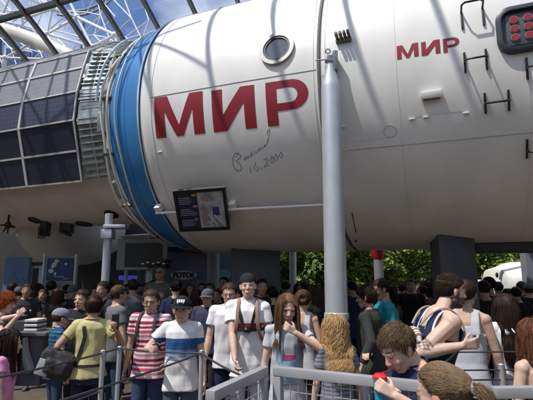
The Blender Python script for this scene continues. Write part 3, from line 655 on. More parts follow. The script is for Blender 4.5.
dr = empty('doorway', (at(35, 277, 9.4).x, 9.4, 0), 0, 'dark doorway with a pale frame beside the blue display', 'doorway'); RO = V(dr.location)
panel_at('frame', 27, 264, 31, 372, 9.35, .12, m_wpost, dr, RO); panel_at('frame', 39, 264, 42, 372, 9.35, .12, m_wpost, dr, RO); panel_at('leaf', 31.2, 268, 38.8, 372, 9.45, .08, mat('door_grey', (.16, .16, .15), .6), dr, RO); panel_at('lintel', 27, 262, 42, 265.5, 9.33, .15, m_col, dr, RO)
ib = empty('notice_board', (at(59, 277, 8.6).x, 8.6, 0), 0, 'grey notice board with a dark blue astronaut poster on top', 'board'); IO = V(ib.location)
panel_at('board', 44, 256, 74, 372, 8.6, .1, mat('board_greygreen', (.20, .22, .20), .6, var=.08), ib, IO); po = panel_at('poster', 46.5, 258, 72.5, 280, 8.575, .02, mat('poster_blue', (.025, .035, .12), .5, var=.4, vscale=5), ib, IO)
for x, y, rx, ry, an in ((54, 265, 2.2, 3.6, .6), (51, 271, 2.6, 2.2, 0), (57, 261, 2.5, 1.5, .3), (66, 264, 1.6, 1.4, 0), (55, 274, 1.2, 1.8, .2)):
    bm = bmesh.new(); p = at(x, y, 8.57) - IO; k = 8.6/446; ell(bm, (0,0,0), (rx*k, .006, ry*k), Matrix.Translation(p) @ Matrix.Rotation(an, 4, 'Y')); bobj('poster_figure', bm, mat('poster_pale', (.45, .45, .42), .7), po)
for x, y, w_, in ((60, 277, 9), (66, 279, 5)): panel_at('poster_line', x-w_/2, y-.6, x+w_/2, y, 8.57, .01, mat('poster_pale', (.4,.4,.4)), po, IO)
for xx in (43, 75):
    panel_at('leg', xx-1, 254, xx+1, 372, 8.58, .1, m_steel, ib, IO)
# dark counter with white striped device
kc = empty('counter', (at(33, 277, 5.6).x, 5.6, 0), 0, 'dark grey counter behind the girl in pink', 'counter'); KC = V(kc.location)
panel_at('cabinet', 19, 336, 49, 386, 5.6, .5, mat('counter_dark', (.075, .085, .10), .5, var=.15), kc, KC); panel_at('top', 17, 333, 51, 336.5, 5.55, .6, mat('counter_top', (.12, .13, .14), .4), kc, KC)
bm = bmesh.new(); tube(bm, [at(23, 338, 5.57) - KC, at(25, 352, 5.57) - KC, at(29, 366, 5.57) - KC, at(31, 372, 5.57) - KC], [.06, .05, .055, .05], 8); bobj('fold_strip', bm, mat('strip_grey', (.24, .26, .27), .6), kc)
bx_ = empty('striped_box', tuple(at(34, 333, 5.75)), 0, 'stack of white and black striped boxes on the dark counter', 'box'); BO = V(bx_.location)
for k in range(3): panel_at('white_slab', 29, 319.5 + k*4.6, 42, 322.3 + k*4.6, 5.7, .25, mat('slab_white', (.6, .6, .58), .6), bx_, BO)
panel_at('dark_body', 20, 321, 43, 332.6, 5.74, .22, m_col, bx_, BO)

# ------------------------------------------------------------------ right side: white capsule, beam
wc = empty('white_shell', (at(512, 277, 10.5).x, 11.2, 0), 0, 'bright white conical capsule shell in front of the trees', 'capsule')
bm = bmesh.new(); o0 = V(wc.location)
SY = 11.2
Lr = [(492.5, 270, 300, .55), (493.5, 268, 300, .7), (497, 267.5, 300, .8), (507, 264, 300, .95), (513, 262, 300, 1.05), (529, 262.5, 300, 1.05), (545, 266, 300, .95)]
rings = []
for px_, y0, y1, dd in Lr:
    tz = at(px_, y0, SY).z; bz = at(px_, y1, SY).z; x = at(px_, 272, SY).x; hz, cz_ = (tz-bz)/2, (tz+bz)/2
    rings.append([bm.verts.new(V((x, 11.2 + dd*cos(2*pi*k/32), cz_ + hz*math.copysign(abs(sin(2*pi*k/32))**.7, sin(2*pi*k/32)))) - o0) for k in range(32)])
ringface(bm, rings); bobj('shell', bm, mat('shell_white', (.82, .80, .76), .4, var=.04), wc)
for px_, py_ in ((497, 275), (525, 272)):
    bm = bmesh.new(); ell(bm, at(px_, py_, 10.25) - o0, (.035, .02, .06)); bobj('latch', bm, m_black, wc)
bm = bmesh.new(); 
for dx in (-.3, .45): box(bm, (dx-.06, -.2, 0), (dx+.06, .2, at(510, 298, 10.5).z), bev=.01)
bobj('stand', bm, m_col, wc)
gp = tag(panel_at('grey_panel', 526.5, 245, 560, 330, 9.0, .2, mat('panel_grey', (.22, .24, .28), .5)), 'grey upright panel at the right edge before the trees', 'panel')
bm = bmesh.new(); tube(bm, [at(474, 281.5, 9.8), at(500, 281.5, 9.8)], .04, 8); tube(bm, [at(476, 281.5, 9.8), V((at(476, 281.5, 9.8).x, 9.8, 0))], .04, 8); tube(bm, [at(494, 281.5, 9.8), V((at(494, 281.5, 9.8).x, 9.8, 0))], .04, 8)
tag(bobj('barrier_rail', bm, m_wpost), 'white barrier rail left of the white capsule shell', 'rail')

# ------------------------------------------------------------------ trees
def tree(x, y, h, rx, seed, label, c0=(.07, .14, .025), c1=(.38, .47, .09), n=7000, lo=.3):
    e = empty('tree', (x, y, 0), 0, label, 'tree', 'trees behind the station'); rg = random.Random(seed)
    bm = bmesh.new(); tube(bm, [(0,0,0), (.05,.02,h*.3), (0,.05,h*.6), (0,0,h*.85)], [.16,.12,.08,.03], 10)
    cl = []
    for k in range(26):
        a_ = rg.uniform(0, 2*pi); zz = h*rg.uniform(.12, .95); rad = rx*rg.uniform(.35, 1)*sqrt(max(.1, 1-((zz/h-.45)/.62)**2)); c = V((rad*cos(a_), rad*sin(a_), zz)); cl.append((c, rg.uniform(.35, .75)*rx*.5))
        if k < 14: tube(bm, [(0,0,zz*.75), (c.x*.5, c.y*.5, zz*.9), tuple(c)], [.05,.03,.01], 6)
    bobj('trunk', bm, mat('bark', (.08, .06, .045), .9, var=.2), e)
    vs_, fs, cs = [], [], []
    for k in range(n):
        c, r_ = cl[rg.randrange(len(cl))]; d = V((rg.gauss(0,1), rg.gauss(0,1), rg.gauss(0,1))).normalized(); p = c + d*r_*rg.uniform(.55, 1.05)
        if p.z < .1: continue
        L_ = rg.uniform(.05, .10); n_ = (d + V((rg.uniform(-.8,.8), rg.uniform(-.8,.8), rg.uniform(-.2,1)))).normalized(); x_, y_, _ = frame(n_); an = rg.uniform(0, 6.28); u = x_*cos(an) + y_*sin(an); v = n_.cross(u)
        i = len(vs_); vs_ += [p - u*L_, p - v*L_*.5 + n_*.01, p + u*L_, p + v*L_*.5 + n_*.01]; fs.append((i, i+1, i+2, i+3)); t_ = min(1, max(0, rg.gauss(.52, .33))); cc_ = tuple(c0[j]*(1-t_) + c1[j]*t_ for j in range(3)); cs += [cc_]*4
    me = bpy.data.meshes.new('crown'); me.from_pydata(vs_, [], fs); ca = me.color_attributes.new('tint', 'FLOAT_COLOR', 'POINT'); ca.data.foreach_set('color', [q for c_ in cs for q in (*c_, 1)])
    ml = MATS.get('leaf')
    if not ml:
        ml = mat('leaf', (.1,.2,.03), .5, attr='tint'); t_ = ml.node_tree; b0 = t_.nodes['Principled BSDF']; tr = t_.nodes.new('ShaderNodeBsdfTranslucent'); mi = t_.nodes.new('ShaderNodeMixShader'); mi.inputs[0].default_value = .3
        o_ = t_.nodes['Material Output']; an_ = [q for q in t_.nodes if q.type == 'ATTRIBUTE'][0]; t_.links.new(an_.outputs[0], tr.inputs[0]); t_.links.new(b0.outputs[0], mi.inputs[1]); t_.links.new(tr.outputs[0], mi.inputs[2]); t_.links.new(mi.outputs[0], o_.inputs[0])
    link('crown', me, e, ml)
for px_, Y, h, rx, sd, lb in ((284, 14.0, 4.2, 1.5, 1, 'leafy green tree behind the white post'), (318, 13.2, 4.0, 1.5, 2, 'bushy tree between the white post and the steel mast'), (358, 12.6, 4.2, 1.4, 3, 'green tree directly right of the steel mast'),
    (402, 12.4, 4.0, 1.5, 4, 'bright leafy tree between the red topped post and the dark grey column'), (440, 14.5, 4.4, 1.7, 5, 'tree hidden partly by the dark grey column'), (492, 14.0, 4.2, 1.6, 6, 'tree above the left end of the white capsule shell'), (530, 15.0, 4.6, 1.8, 7, 'tree at the right edge behind the white capsule shell')):
    tree(at(px_, 277, Y).x, Y, h, rx, sd, lb, n=13000)
TP = [o for o in COL.objects if o.name.split('.')[0] == 'tree']
for i, (x, y) in enumerate(((-13, 3), (-12, -5), (-8, -11), (-1, -13), (6, -12), (12, -6), (14, 2), (-15, 9))):  # out of view, added round the camera to cut low sky light
    sr = TP[i % len(TP)]; cpy = sr.copy(); COL.objects.link(cpy); cpy.location = (x, y, 0); cpy.scale = (2.4, 2.4, 2.2); cpy['group'] = 'unseen trees added to block low sky light'; cpy['label'] = 'tall unseen tree added to block low sky light, ' + ('left of the station', 'left of the queue', 'behind the queue on the left', 'straight behind the queue', 'behind the queue on the right', 'right of the queue', 'right of the station', 'beyond the solar panels')[i]
    for ch in sr.children: c2_ = ch.copy(); COL.objects.link(c2_); c2_.parent = cpy
bm = bmesh.new(); rg = random.Random(9); vs_, fs, cs = [], [], []
for k in range(26000):
    x = rg.uniform(-2, 16); p = V((x, 17 + rg.uniform(-.7, .7) + .4*sin(x*1.7), rg.uniform(0, 4.2 + .4*sin(x*2.3)))); L_ = rg.uniform(.1, .18); n_ = V((rg.uniform(-1,1), -1, rg.uniform(-.5,1))).normalized(); x_, y_, _ = frame(n_); i = len(vs_)
    vs_ += [p - x_*L_, p - y_*L_*.6, p + x_*L_, p + y_*L_*.6]; fs.append((i,i+1,i+2,i+3)); t_ = min(1, max(0, rg.gauss(.2, .25))); cs += [tuple((.025,.06,.012)[j]*(1-t_) + (.09,.16,.03)[j]*t_ for j in range(3))]*4
bm.free(); me = bpy.data.meshes.new('hedge'); me.from_pydata(vs_, [], fs); ca = me.color_attributes.new('tint', 'FLOAT_COLOR', 'POINT'); ca.data.foreach_set('color', [q for c_ in cs for q in (*c_, 1)])
tag(link('hedge', me, None, MATS['leaf']), 'dense dark green hedge far behind the trees', 'hedge', kind='stuff')

# ------------------------------------------------------------------ people
SKIN = dict(fair=(.55, .375, .295), mid=(.45, .29, .215), tan=(.37, .23, .16), pale=(.66, .45, .36), brown=(.30, .17, .11))
m_skin = mat('skin', (.5, .3, .2), .56, attr='tint', var=.10, vscale=22, sss=.12)
m_hair = mat('hair', (.1, .06, .03), .55, attr='tint', spec=.22)
def smooth01(t): t = max(0, min(1, t)); return t*t*(3-2*t)

class Body: pass
class W:
    def __init__(s, *a): s.p = at(*a)   # a hand target: pixel x, y and depth
def ik(s, t, l1, l2, pole):
    d = t - s; L = min(d.length, (l1 + l2)*.995); d.normalize(); t = s + d*L
    a = (l1*l1 - l2*l2 + L*L)/(2*L); h_ = sqrt(max(0, l1*l1 - a*a)); pp = (pole - d*pole.dot(d))
    if pp.length < 1e-4: pp = V((0, -1, 0)) - d*V((0,-1,0)).dot(d)
    return s + d*a + pp.normalized()*h_, t

def hand(bm, wr, fd, side, pn, k, curl, hi):
    """wr wrist, fd direction of the hand, pn palm normal, curl 0..1"""
    fd = fd.normalized(); pn = (pn - fd*pn.dot(fd)).normalized(); lat = fd.cross(pn)*side  # towards thumb
    pl = .088*k
    for a in (-.026, -.009, .009, .026): capsule(bm, wr + fd*.008*k + lat*a*.55*k, wr + fd*pl + lat*a*k, .013*k, .0115*k, 8)
    if not hi:
        for a, L in ((-.027,.06), (-.009,.075), (.009,.08), (.027,.07)):
            d1 = (fd*cos(curl*1.1) + pn*sin(curl*1.1)); p = wr + fd*pl + lat*a*k; capsule(bm, p, p + d1*L*k, .0105*k, .009*k, 6)
    else:
        for a, L, cx in ((-.030,.060, 1.15), (-.011,.074, 1.05), (.009,.080, 1.0), (.029,.071, .85)):
            p = wr + fd*pl + lat*a*k; an = 0
            for q, seg_ in enumerate((.45, .32, .25)):
                an += curl*cx*(.75, .95, .6)[q]; d1 = fd*cos(an) + pn*sin(an) + lat*a*2.2*(1-curl); d1.normalize(); p2 = p + d1*L*seg_*k; capsule(bm, p, p2, .0092*k - .0007*q, .0086*k - .0007*q, 8); p = p2
    p = wr + fd*.03*k + lat*.024*k; d1 = (fd*.7 + lat*.75 + pn*.35).normalized(); p2 = p + d1*.038*k; capsule(bm, p, p2, .0125*k, .0105*k, 8)
    d2 = (fd*.9 + lat*.25 + pn*(.3 + .5*curl)).normalized(); capsule(bm, p2, p2 + d2*.032*k, .0102*k, .0085*k, 8)

def head_prims(bm, H, hs, hi, female, beard):
    def E_(c, r, rot=None): ell(bm, (0,0,0), (r[0]*hs, r[1]*hs, r[2]*hs), H @ Matrix.Translation(V(c)*hs) @ (rot or Matrix.Identity(4)), 20, 14)
    def C_(a, b, r0, r1): capsule(bm, H @ (V(a)*hs), H @ (V(b)*hs), r0*hs, r1*hs, 10)
    E_((0,-.012,.03), (.075,.094,.086)); E_((0,.022,-.018), (.064,.066,.08)); E_((0,.03,-.065), (.050,.052,.042)); E_((0,.056,-.098), (.026,.022,.018))
    C_((-.045,.0,-.06), (-.022,.055,-.095), .02, .018); C_((.045,.0,-.06), (.022,.055,-.095), .02, .018)
    if hi:
        C_((0,.080,.008), (0,.103,-.030), .0075, .0105); E_((0,.101,-.034), (.0125,.011,.009)); E_((-.011,.094,-.037), (.008,.009,.007)); E_((.011,.094,-.037), (.008,.009,.007))
        C_((-.044,.068,.020), (-.010,.084,.016), .0095, .009); C_((.044,.068,.020), (.010,.084,.016), .0095, .009)
        for s in (-1, 1):
            E_((s*.034,.060,-.032), (.024,.022,.020)); E_((s*.031,.0705,.0005), (.0150,.0125,.0125)); E_((s*.031,.0730,.0065), (.0150,.0120,.0075))
            E_((s*.077,-.004,-.008), (.009,.017,.030), Matrix.Rotation(s*.25, 4, 'Z')); C_((s*.082,-.012,.012), (s*.084,-.018,-.008), .006, .005); E_((s*.076,.004,-.034), (.007,.009,.010))
        E_((0,.0835,-.0605), (.024,.0085,.0050)); E_((0,.0820,-.0700), (.020,.0088,.0058)); E_((0,.070,-.066), (.036,.021,.022))
    else:
        C_((0,.085,.008), (0,.103,-.032), .010, .013); C_((-.04,.072,.018), (.04,.072,.018), .01, .01); E_((0,.080,-.065), (.025,.012,.014))
        for s in (-1, 1): E_((s*.077,-.004,-.008), (.011,.018,.030)); E_((s*.033,.06,-.032), (.024,.02,.02))

def skin_tint(B, skin, beard=None, brow=(.06,.035,.02), lips=None, tattoo=None):
    Hi = B.H.inverted(); hs = B.hs; lips = lips or tuple(skin[i]*f for i, f in enumerate((.85, .66, .66)))
    def f(co):
        c = V(skin)
        q = (Hi @ co) / hs
        if q.length < .17 and q.z > -.125:
            x, y, z = abs(q.x), q.y, q.z
            if y > .055:
                if x < .023 and -.0755 < z < -.055:
                    c = V(lips) if abs(z + .0655) > .0018 or x > .02 else V(lips)*.4
                    if B.smile and x < .020 and abs(z + .0650 - x*x*6) < .0042: c = V((.75,.72,.68))
                elif .012 < x < .052 and abs(z - (.0235 - .10*(x-.03)**2*20 + .004)) < .0042: c = V(brow)
                elif ((x-.031)/.0165)**2 + ((z-.001)/.0070)**2 < 1: c = V((.08, .045, .035)) if z > .0035 else V(skin)*.75
                elif z < -.012 and x < .05: c = V((skin[0]*1.03, skin[1]*.88, skin[2]*.86))
            elif x > .07: c = V((skin[0]*1.0, skin[1]*.82, skin[2]*.8))
            if beard:
                t = 0
                if z < -.040 - .25*max(0, .05 - y)*0 and y > -.03 and not (x < .022 and -.076 < z < -.054 and y > .06): t = 1
                if z < .0 and .055 < x and -.005 < y < .03: t = 1
                if z < -.05 and y > .0 and x < .05 and z > -.054: t = 1
                if t and noise.noise(co*160) > -.55: c = c.lerp(V(beard), .85)
        elif tattoo:
            for tc_, tr_ in tattoo:
                d = (co - tc_).length
                if d < tr_ and noise.noise(co*60) + .5*noise.noise(co*130) > -.12: c = c.lerp(V((.03,.035,.05)), .8)
        return tuple(c)
    return f

def person(loc, face, h, label, skin='mid', build=1.0, female=False, hi=True, lean=0.0, head=(0,0,0), arms=((.30,.05,.82),(-.30,.05,.82)), poles=None, curl=(.35,.35), palm=None,
           top=None, topm=None, bottom='long', botm=None, hair=None, hcol=(.03,.018,.012), beard=None, shoe=(.05,.05,.06), group=None, vox=None, hsz=1.0, tattoo=None, step=0.0, name='person', sleeve=.55, loose=.018, hem=.80, cat='person', headoff=(0,0,0), smile=False):
    """loc = ground point, face = heading in degrees (0 looks away from the camera, 180 looks at it, 90 looks left)"""
    k = h/1.75; hs = 1.04*hsz*(.96 + .04*k) * (1.0 if h > 1.5 else .97)
    root = empty(name, (loc[0], loc[1], 0), radians(face), label, cat, group); B = Body(); B.root = root; B.smile = smile; B.k = k; B.hs = hs
    vox = vox or (.0068 if hi else .013)
    sh = (.154 if female else .174)*build; piv = V((0, 0, .98*k))
    def bend(q):
        a = lean*smooth01((q.z/k - .92)/.38)
        if abs(a) < 1e-4: return V(q)
        r = Matrix.Rotation(-a, 3, 'X') @ (V(q) - piv); return piv + r
    Hc = bend(V((0, 0, (1.445)*k))); up = (bend(V((0,0,1.5*k))) - bend(V((0,0,1.4*k)))).normalized()
    hpos = V((0, 0, h - .115*hs*1.0)); hpos = bend(hpos) + V((0, .02, 0)) + V(headoff)
    yaw, pitch, roll = [radians(v) for v in head]
    H = Matrix.Translation(hpos) @ Matrix.Rotation(yaw, 4, 'Z') @ Matrix.Rotation(-pitch, 4, 'X') @ Matrix.Rotation(roll, 4, 'Y'); B.H = H; B.bend = bend
    w = build; f_ = .93 if female else 1.0
    secs = [(0,.0,.80,.150*w,.105*w), (0,-.01,.88,.172*w,.122*w), (0,-.01,.96,.158*w*f_,.112*w), (0,0,1.06,.140*w*f_,.100*w), (0,.0,1.16,.142*w*f_,.105*w), (0,.005,1.29,.155*w*f_,.116*w), (0,0,1.39,.160*w*f_,.108*w), (0,-.010,1.45,.118*w*f_,.078*w), (0,-.014,1.492,.066,.060)]
    secs = [(cx, cy*k, z*k, rx*k, ry*k) for cx, cy, z, rx, ry in secs]
    S_ = {}; 
    for sd, (t_, i) in zip((1, -1), ((arms[0], 0), (arms[1], 1))):
        s0 = bend(V((sd*sh*k, -.005, 1.415*k))); tgt = V(t_)*k if not isinstance(t_, W) else Matrix.Rotation(-radians(face), 4, 'Z') @ (t_.p - V((loc[0], loc[1], 0)))
        pole = V(poles[i]) if poles and poles[i] else V((sd*.5, -1, -.25))
        el, wr = ik(s0, tgt, .285*k, .25*k, pole); S_[sd] = (s0, el, wr, i)
    B.arms = S_
    bm = bmesh.new(); loft(bm, secs, bend, 20)
    capsule(bm, bend(V((0, -.014, 1.42*k))), H @ V((0, -.022*hs, -.055*hs)), (.060 if not female else .050)*hs*w**.4, (.052 if not female else .045)*hs, 14)
    for sd in (1, -1):
        s0, el, wr, i = S_[sd]; r = (.9 if female else 1.0)*k*(w**.8)
        capsule(bm, bend(V((sd*.045*k, -.014, 1.485*k))), s0 + V((-sd*.01, 0, .010)), .034*r, .050*r); capsule(bm, bend(V((sd*.05*k, -.012, 1.45*k))), s0 + V((-sd*.01, 0, .0)), .045*r, .052*r); ell(bm, s0, (.056*r, .058*r, .06*r))
        capsule(bm, s0, s0.lerp(el, .55), .052*r, .047*r); capsule(bm, s0.lerp(el, .5), el, .047*r, .039*r)
        capsule(bm, el, el.lerp(wr, .35), .041*r, .042*r); capsule(bm, el.lerp(wr, .35), wr, .041*r, .026*k)
        pn = V(palm[i]) if palm and palm[i] else V((-sd, .1, 0)); hd = (wr - el).normalized(); 
        hand(bm, wr, hd, sd if not (palm and palm[i] and len(palm[i]) > 3) else -sd, pn, k*.98, curl[i], hi)
        # legs
        hp = V((sd*.085*k, -.005, .88*k)); kn = V((sd*.10*k, .015 + step*sd*.12, .485*k)); an = V((sd*.11*k, -.03 + step*sd*.25, .085*k))
        capsule(bm, hp, kn, .088*k*w, .055*k*w); capsule(bm, kn, kn.lerp(an, .4) + V((0,-.012,0)), .054*k*w, .055*k*w); capsule(bm, kn.lerp(an, .35) + V((0,-.01,0)), an, .053*k*w, .037*k)
        capsule(bm, an + V((0, -.03, -.045*k)), an + V((sd*.02, .15*k, -.052*k)), .034*k, .028*k)
        S_[sd] += (hp, kn, an)
    head_prims(bm, H, hs, hi, female, beard)
    me = remesh(bm, vox, 2 if hi else 1, .45)
    vcol(me, skin_tint(B, SKIN[skin], beard, tuple(c*.8 for c in hcol), tattoo=[((S_[t[0]][0].lerp(S_[t[0]][1], t[1])), t[2]) for t in tattoo] if tattoo else None))
    body = link('body', me, root, m_skin); B.body = body
    if hi:
        for s in (-1, 1):
            b2 = bmesh.new(); ell(b2, (0,0,0), (.0112*hs,.0112*hs,.0080*hs), H @ Matrix.Translation(V((s*.031,.0738,-.0012))*hs), 14, 10); ey = bobj('eye', b2, mat('eye_white_shaded', (.26,.23,.21), .35), body)  # eye white darkened, the shade of the socket is in its colour
            b2 = bmesh.new(); M_ = H @ Matrix.Translation(V((s*.031,.0848,-.0012))*hs) @ Matrix.Rotation(-pi/2, 4, 'X'); disc(b2, M_, .0056*hs, .002, 12); ey2 = bobj('iris', b2, mat('iris_dark', (.03,.02,.012), .2), body)
    # ---- clothes
    def off_arm(bm_, sd, t1, add, flat=True, fore=0.0):
        s0, el, wr = S_[sd][:3]; r = (.9 if female else 1.0)*k*(w**.8)
        capsule(bm_, bend(V((sd*.062*k, -.012, 1.462*k))), s0 + V((-sd*.01, 0, .01)), .042*r + add*.5, .058*r + add*.5); ell(bm_, s0, (.062*r + add*.6,)*3); capsule(bm_, bend(V((sd*.055*k, -.012, 1.435*k))), s0, .060*r + add*.4, .058*r + add*.5)
        if t1 <= 1:
            d = (el - s0); capsule(bm_, s0 - d*.02, s0 + d*t1, .054*r + add*.6, .056*r + add*1.15, 16, flat=True)
        else:
            capsule(bm_, s0, el, .055*r + add, .046*r + add*.8, 14); ell(bm_, el, (.048*r + add*.8,)*3); capsule(bm_, el, el.lerp(wr, t1 - 1), .048*r + add*.8, .034*r + add*.8, 14, flat=True)
    cv = vox*1.15
    if top in ('tee', 'long', 'jacket'):
        bm = bmesh.new(); ad = loose
        ss = []
        hz = hem
        for (cx, cy, z, rx, ry) in secs:
            if z/k > hz + .03: ss.append((cx, cy, z, rx + ad*k, ry + ad*1.05*k))
        r0 = ss[0]; base = (0, -.008*k, hz*k, (.172*w + ad*1.25)*k, (.122*w + ad*1.3)*k)
        mid = [(0, 0, z*k, max(.155*w*f_ + ad, .15)*k, (.112*w + ad)*k) for z in (1.05,)]
        ss = [base] + [s for s in ss if s[2]/k > 1.2 or s[2]/k < 1.0] ; ss.insert(max(1, len([s for s in ss if s[2]/k < 1.05])), mid[0])
        ss = [s for s in ss if s[2]/k < 1.47]
        ss.append((0, -.012*k, 1.478*k, .082*k, .072*k))
        loft(bm, ss, bend, 24)
        for sd in (1, -1): off_arm(bm, sd, sleeve if top == 'tee' else 1.9, loose*.62)
        if top == 'jacket':
            c = bend(V((0, -.012, 1.475*k))); 
            for a_ in range(0, 360, 30): ell(bm, c + V((.072*k*cos(radians(a_)), .062*k*sin(radians(a_)) - .01, .0)), (.02, .02, .026))
        me = remesh(bm, cv, 2, .5); wrinkle(me, .017 if hi else .010, 6.5, .55); nm = {'tee': 'shirt', 'long': 'pullover', 'jacket': 'jacket'}[top]; B.top = link(nm, me, root, topm)
        if hi:
            bm = bmesh.new(); tube(bm, [bend(V((.079*k*cos(2*pi*i/28)*w**.3, (-.010 + .071*sin(2*pi*i/28))*k, (1.484 - .012*sin(2*pi*i/28))*k))) for i in range(28)], .0075*k, 6, close=True); bobj('collar', bm, topm, B.top)
    elif top == 'tank':
        bm = bmesh.new(); ad = loose*.7; ss = [(0, -.008*k, hem*k, (.172*w + ad*1.3)*k, (.122*w + ad*1.3)*k)] + [(cx, cy, z, rx + ad*k, ry + ad*k) for cx, cy, z, rx, ry in secs if hem + .03 < z/k < 1.31]
        ss.append((0, .0, 1.31*k, (.135*w*f_ + ad)*k, (.108*w + ad)*k)); ss.append((0, -.004, 1.36*k, (.105*w*f_ + ad)*k, (.098*w + ad)*k)); loft(bm, ss, bend, 24)
        for sd in (1, -1):
            P = [(.095, .108*w, 1.31), (.088, .090*w, 1.40), (.084, .045, 1.462), (.082, -.01, 1.480), (.084, -.06, 1.462), (.088, -.095*w, 1.39), (.095, -.112*w, 1.30)]
            for a_, b_2 in zip(P, P[1:]):
                for o_ in ((-.018, 0, .018) if female else (-.034, -.017, 0, .017, .034)): capsule(bm, bend(V(((a_[0]+o_)*sd*k, a_[1]*k, (a_[2] - abs(o_)*.25 + .004)*k))), bend(V(((b_2[0]+o_)*sd*k, b_2[1]*k, (b_2[2] - abs(o_)*.25 + .004)*k))), .017, .017, 8)
        me = remesh(bm, cv, 1, .5); wrinkle(me, .006, 8); B.top = link('tank_top', me, root, topm)
    if bottom:
        bm = bmesh.new(); ad = .012
        loft(bm, [(0,-.008*k,.79*k,(.165*w+ad)*k,(.118*w+ad)*k), (0,-.01*k,.88*k,(.172*w+.004)*k,(.122*w+.004)*k), (0,-.008*k,.94*k,(.16*w*f_+.002)*k,(.113*w+.002)*k)], bend, 24)
        for sd in (1, -1):
            hp, kn, an = S_[sd][4:7]
            if bottom == 'shorts': capsule(bm, hp, hp.lerp(kn, .93), .097*k*w, .078*k*w, 16, flat=True); 
            elif bottom == 'skirt': pass
            else: capsule(bm, hp, kn, .094*k*w, .068*k*w, 16); capsule(bm, kn, an + V((0,0,-.01)), .068*k*w, .052*k*w, 16, flat=True)
        me = remesh(bm, cv, 2, .5); wrinkle(me, .005, 9); B.bot = link('shorts' if bottom == 'shorts' else 'trousers', me, root, botm)
    for sd in (1, -1):
        an = S_[sd][6]; bm = bmesh.new(); capsule(bm, an + V((0, -.035, -.045*k)), an + V((sd*.02, .155*k, -.05*k)), .042*k, .036*k); box(bm, an + V((-.04, -.08, -.088*k)), an + V((.045, .19*k, -.06*k)), bev=.012)
        me = remesh(bm, .009 if hi else .014, 2); link('shoe', me, root, mat('shoe_%.2f_%.2f' % shoe[:2], shoe, .6))
    if hair: make_hair(B, hair, hcol, hi)
    return B

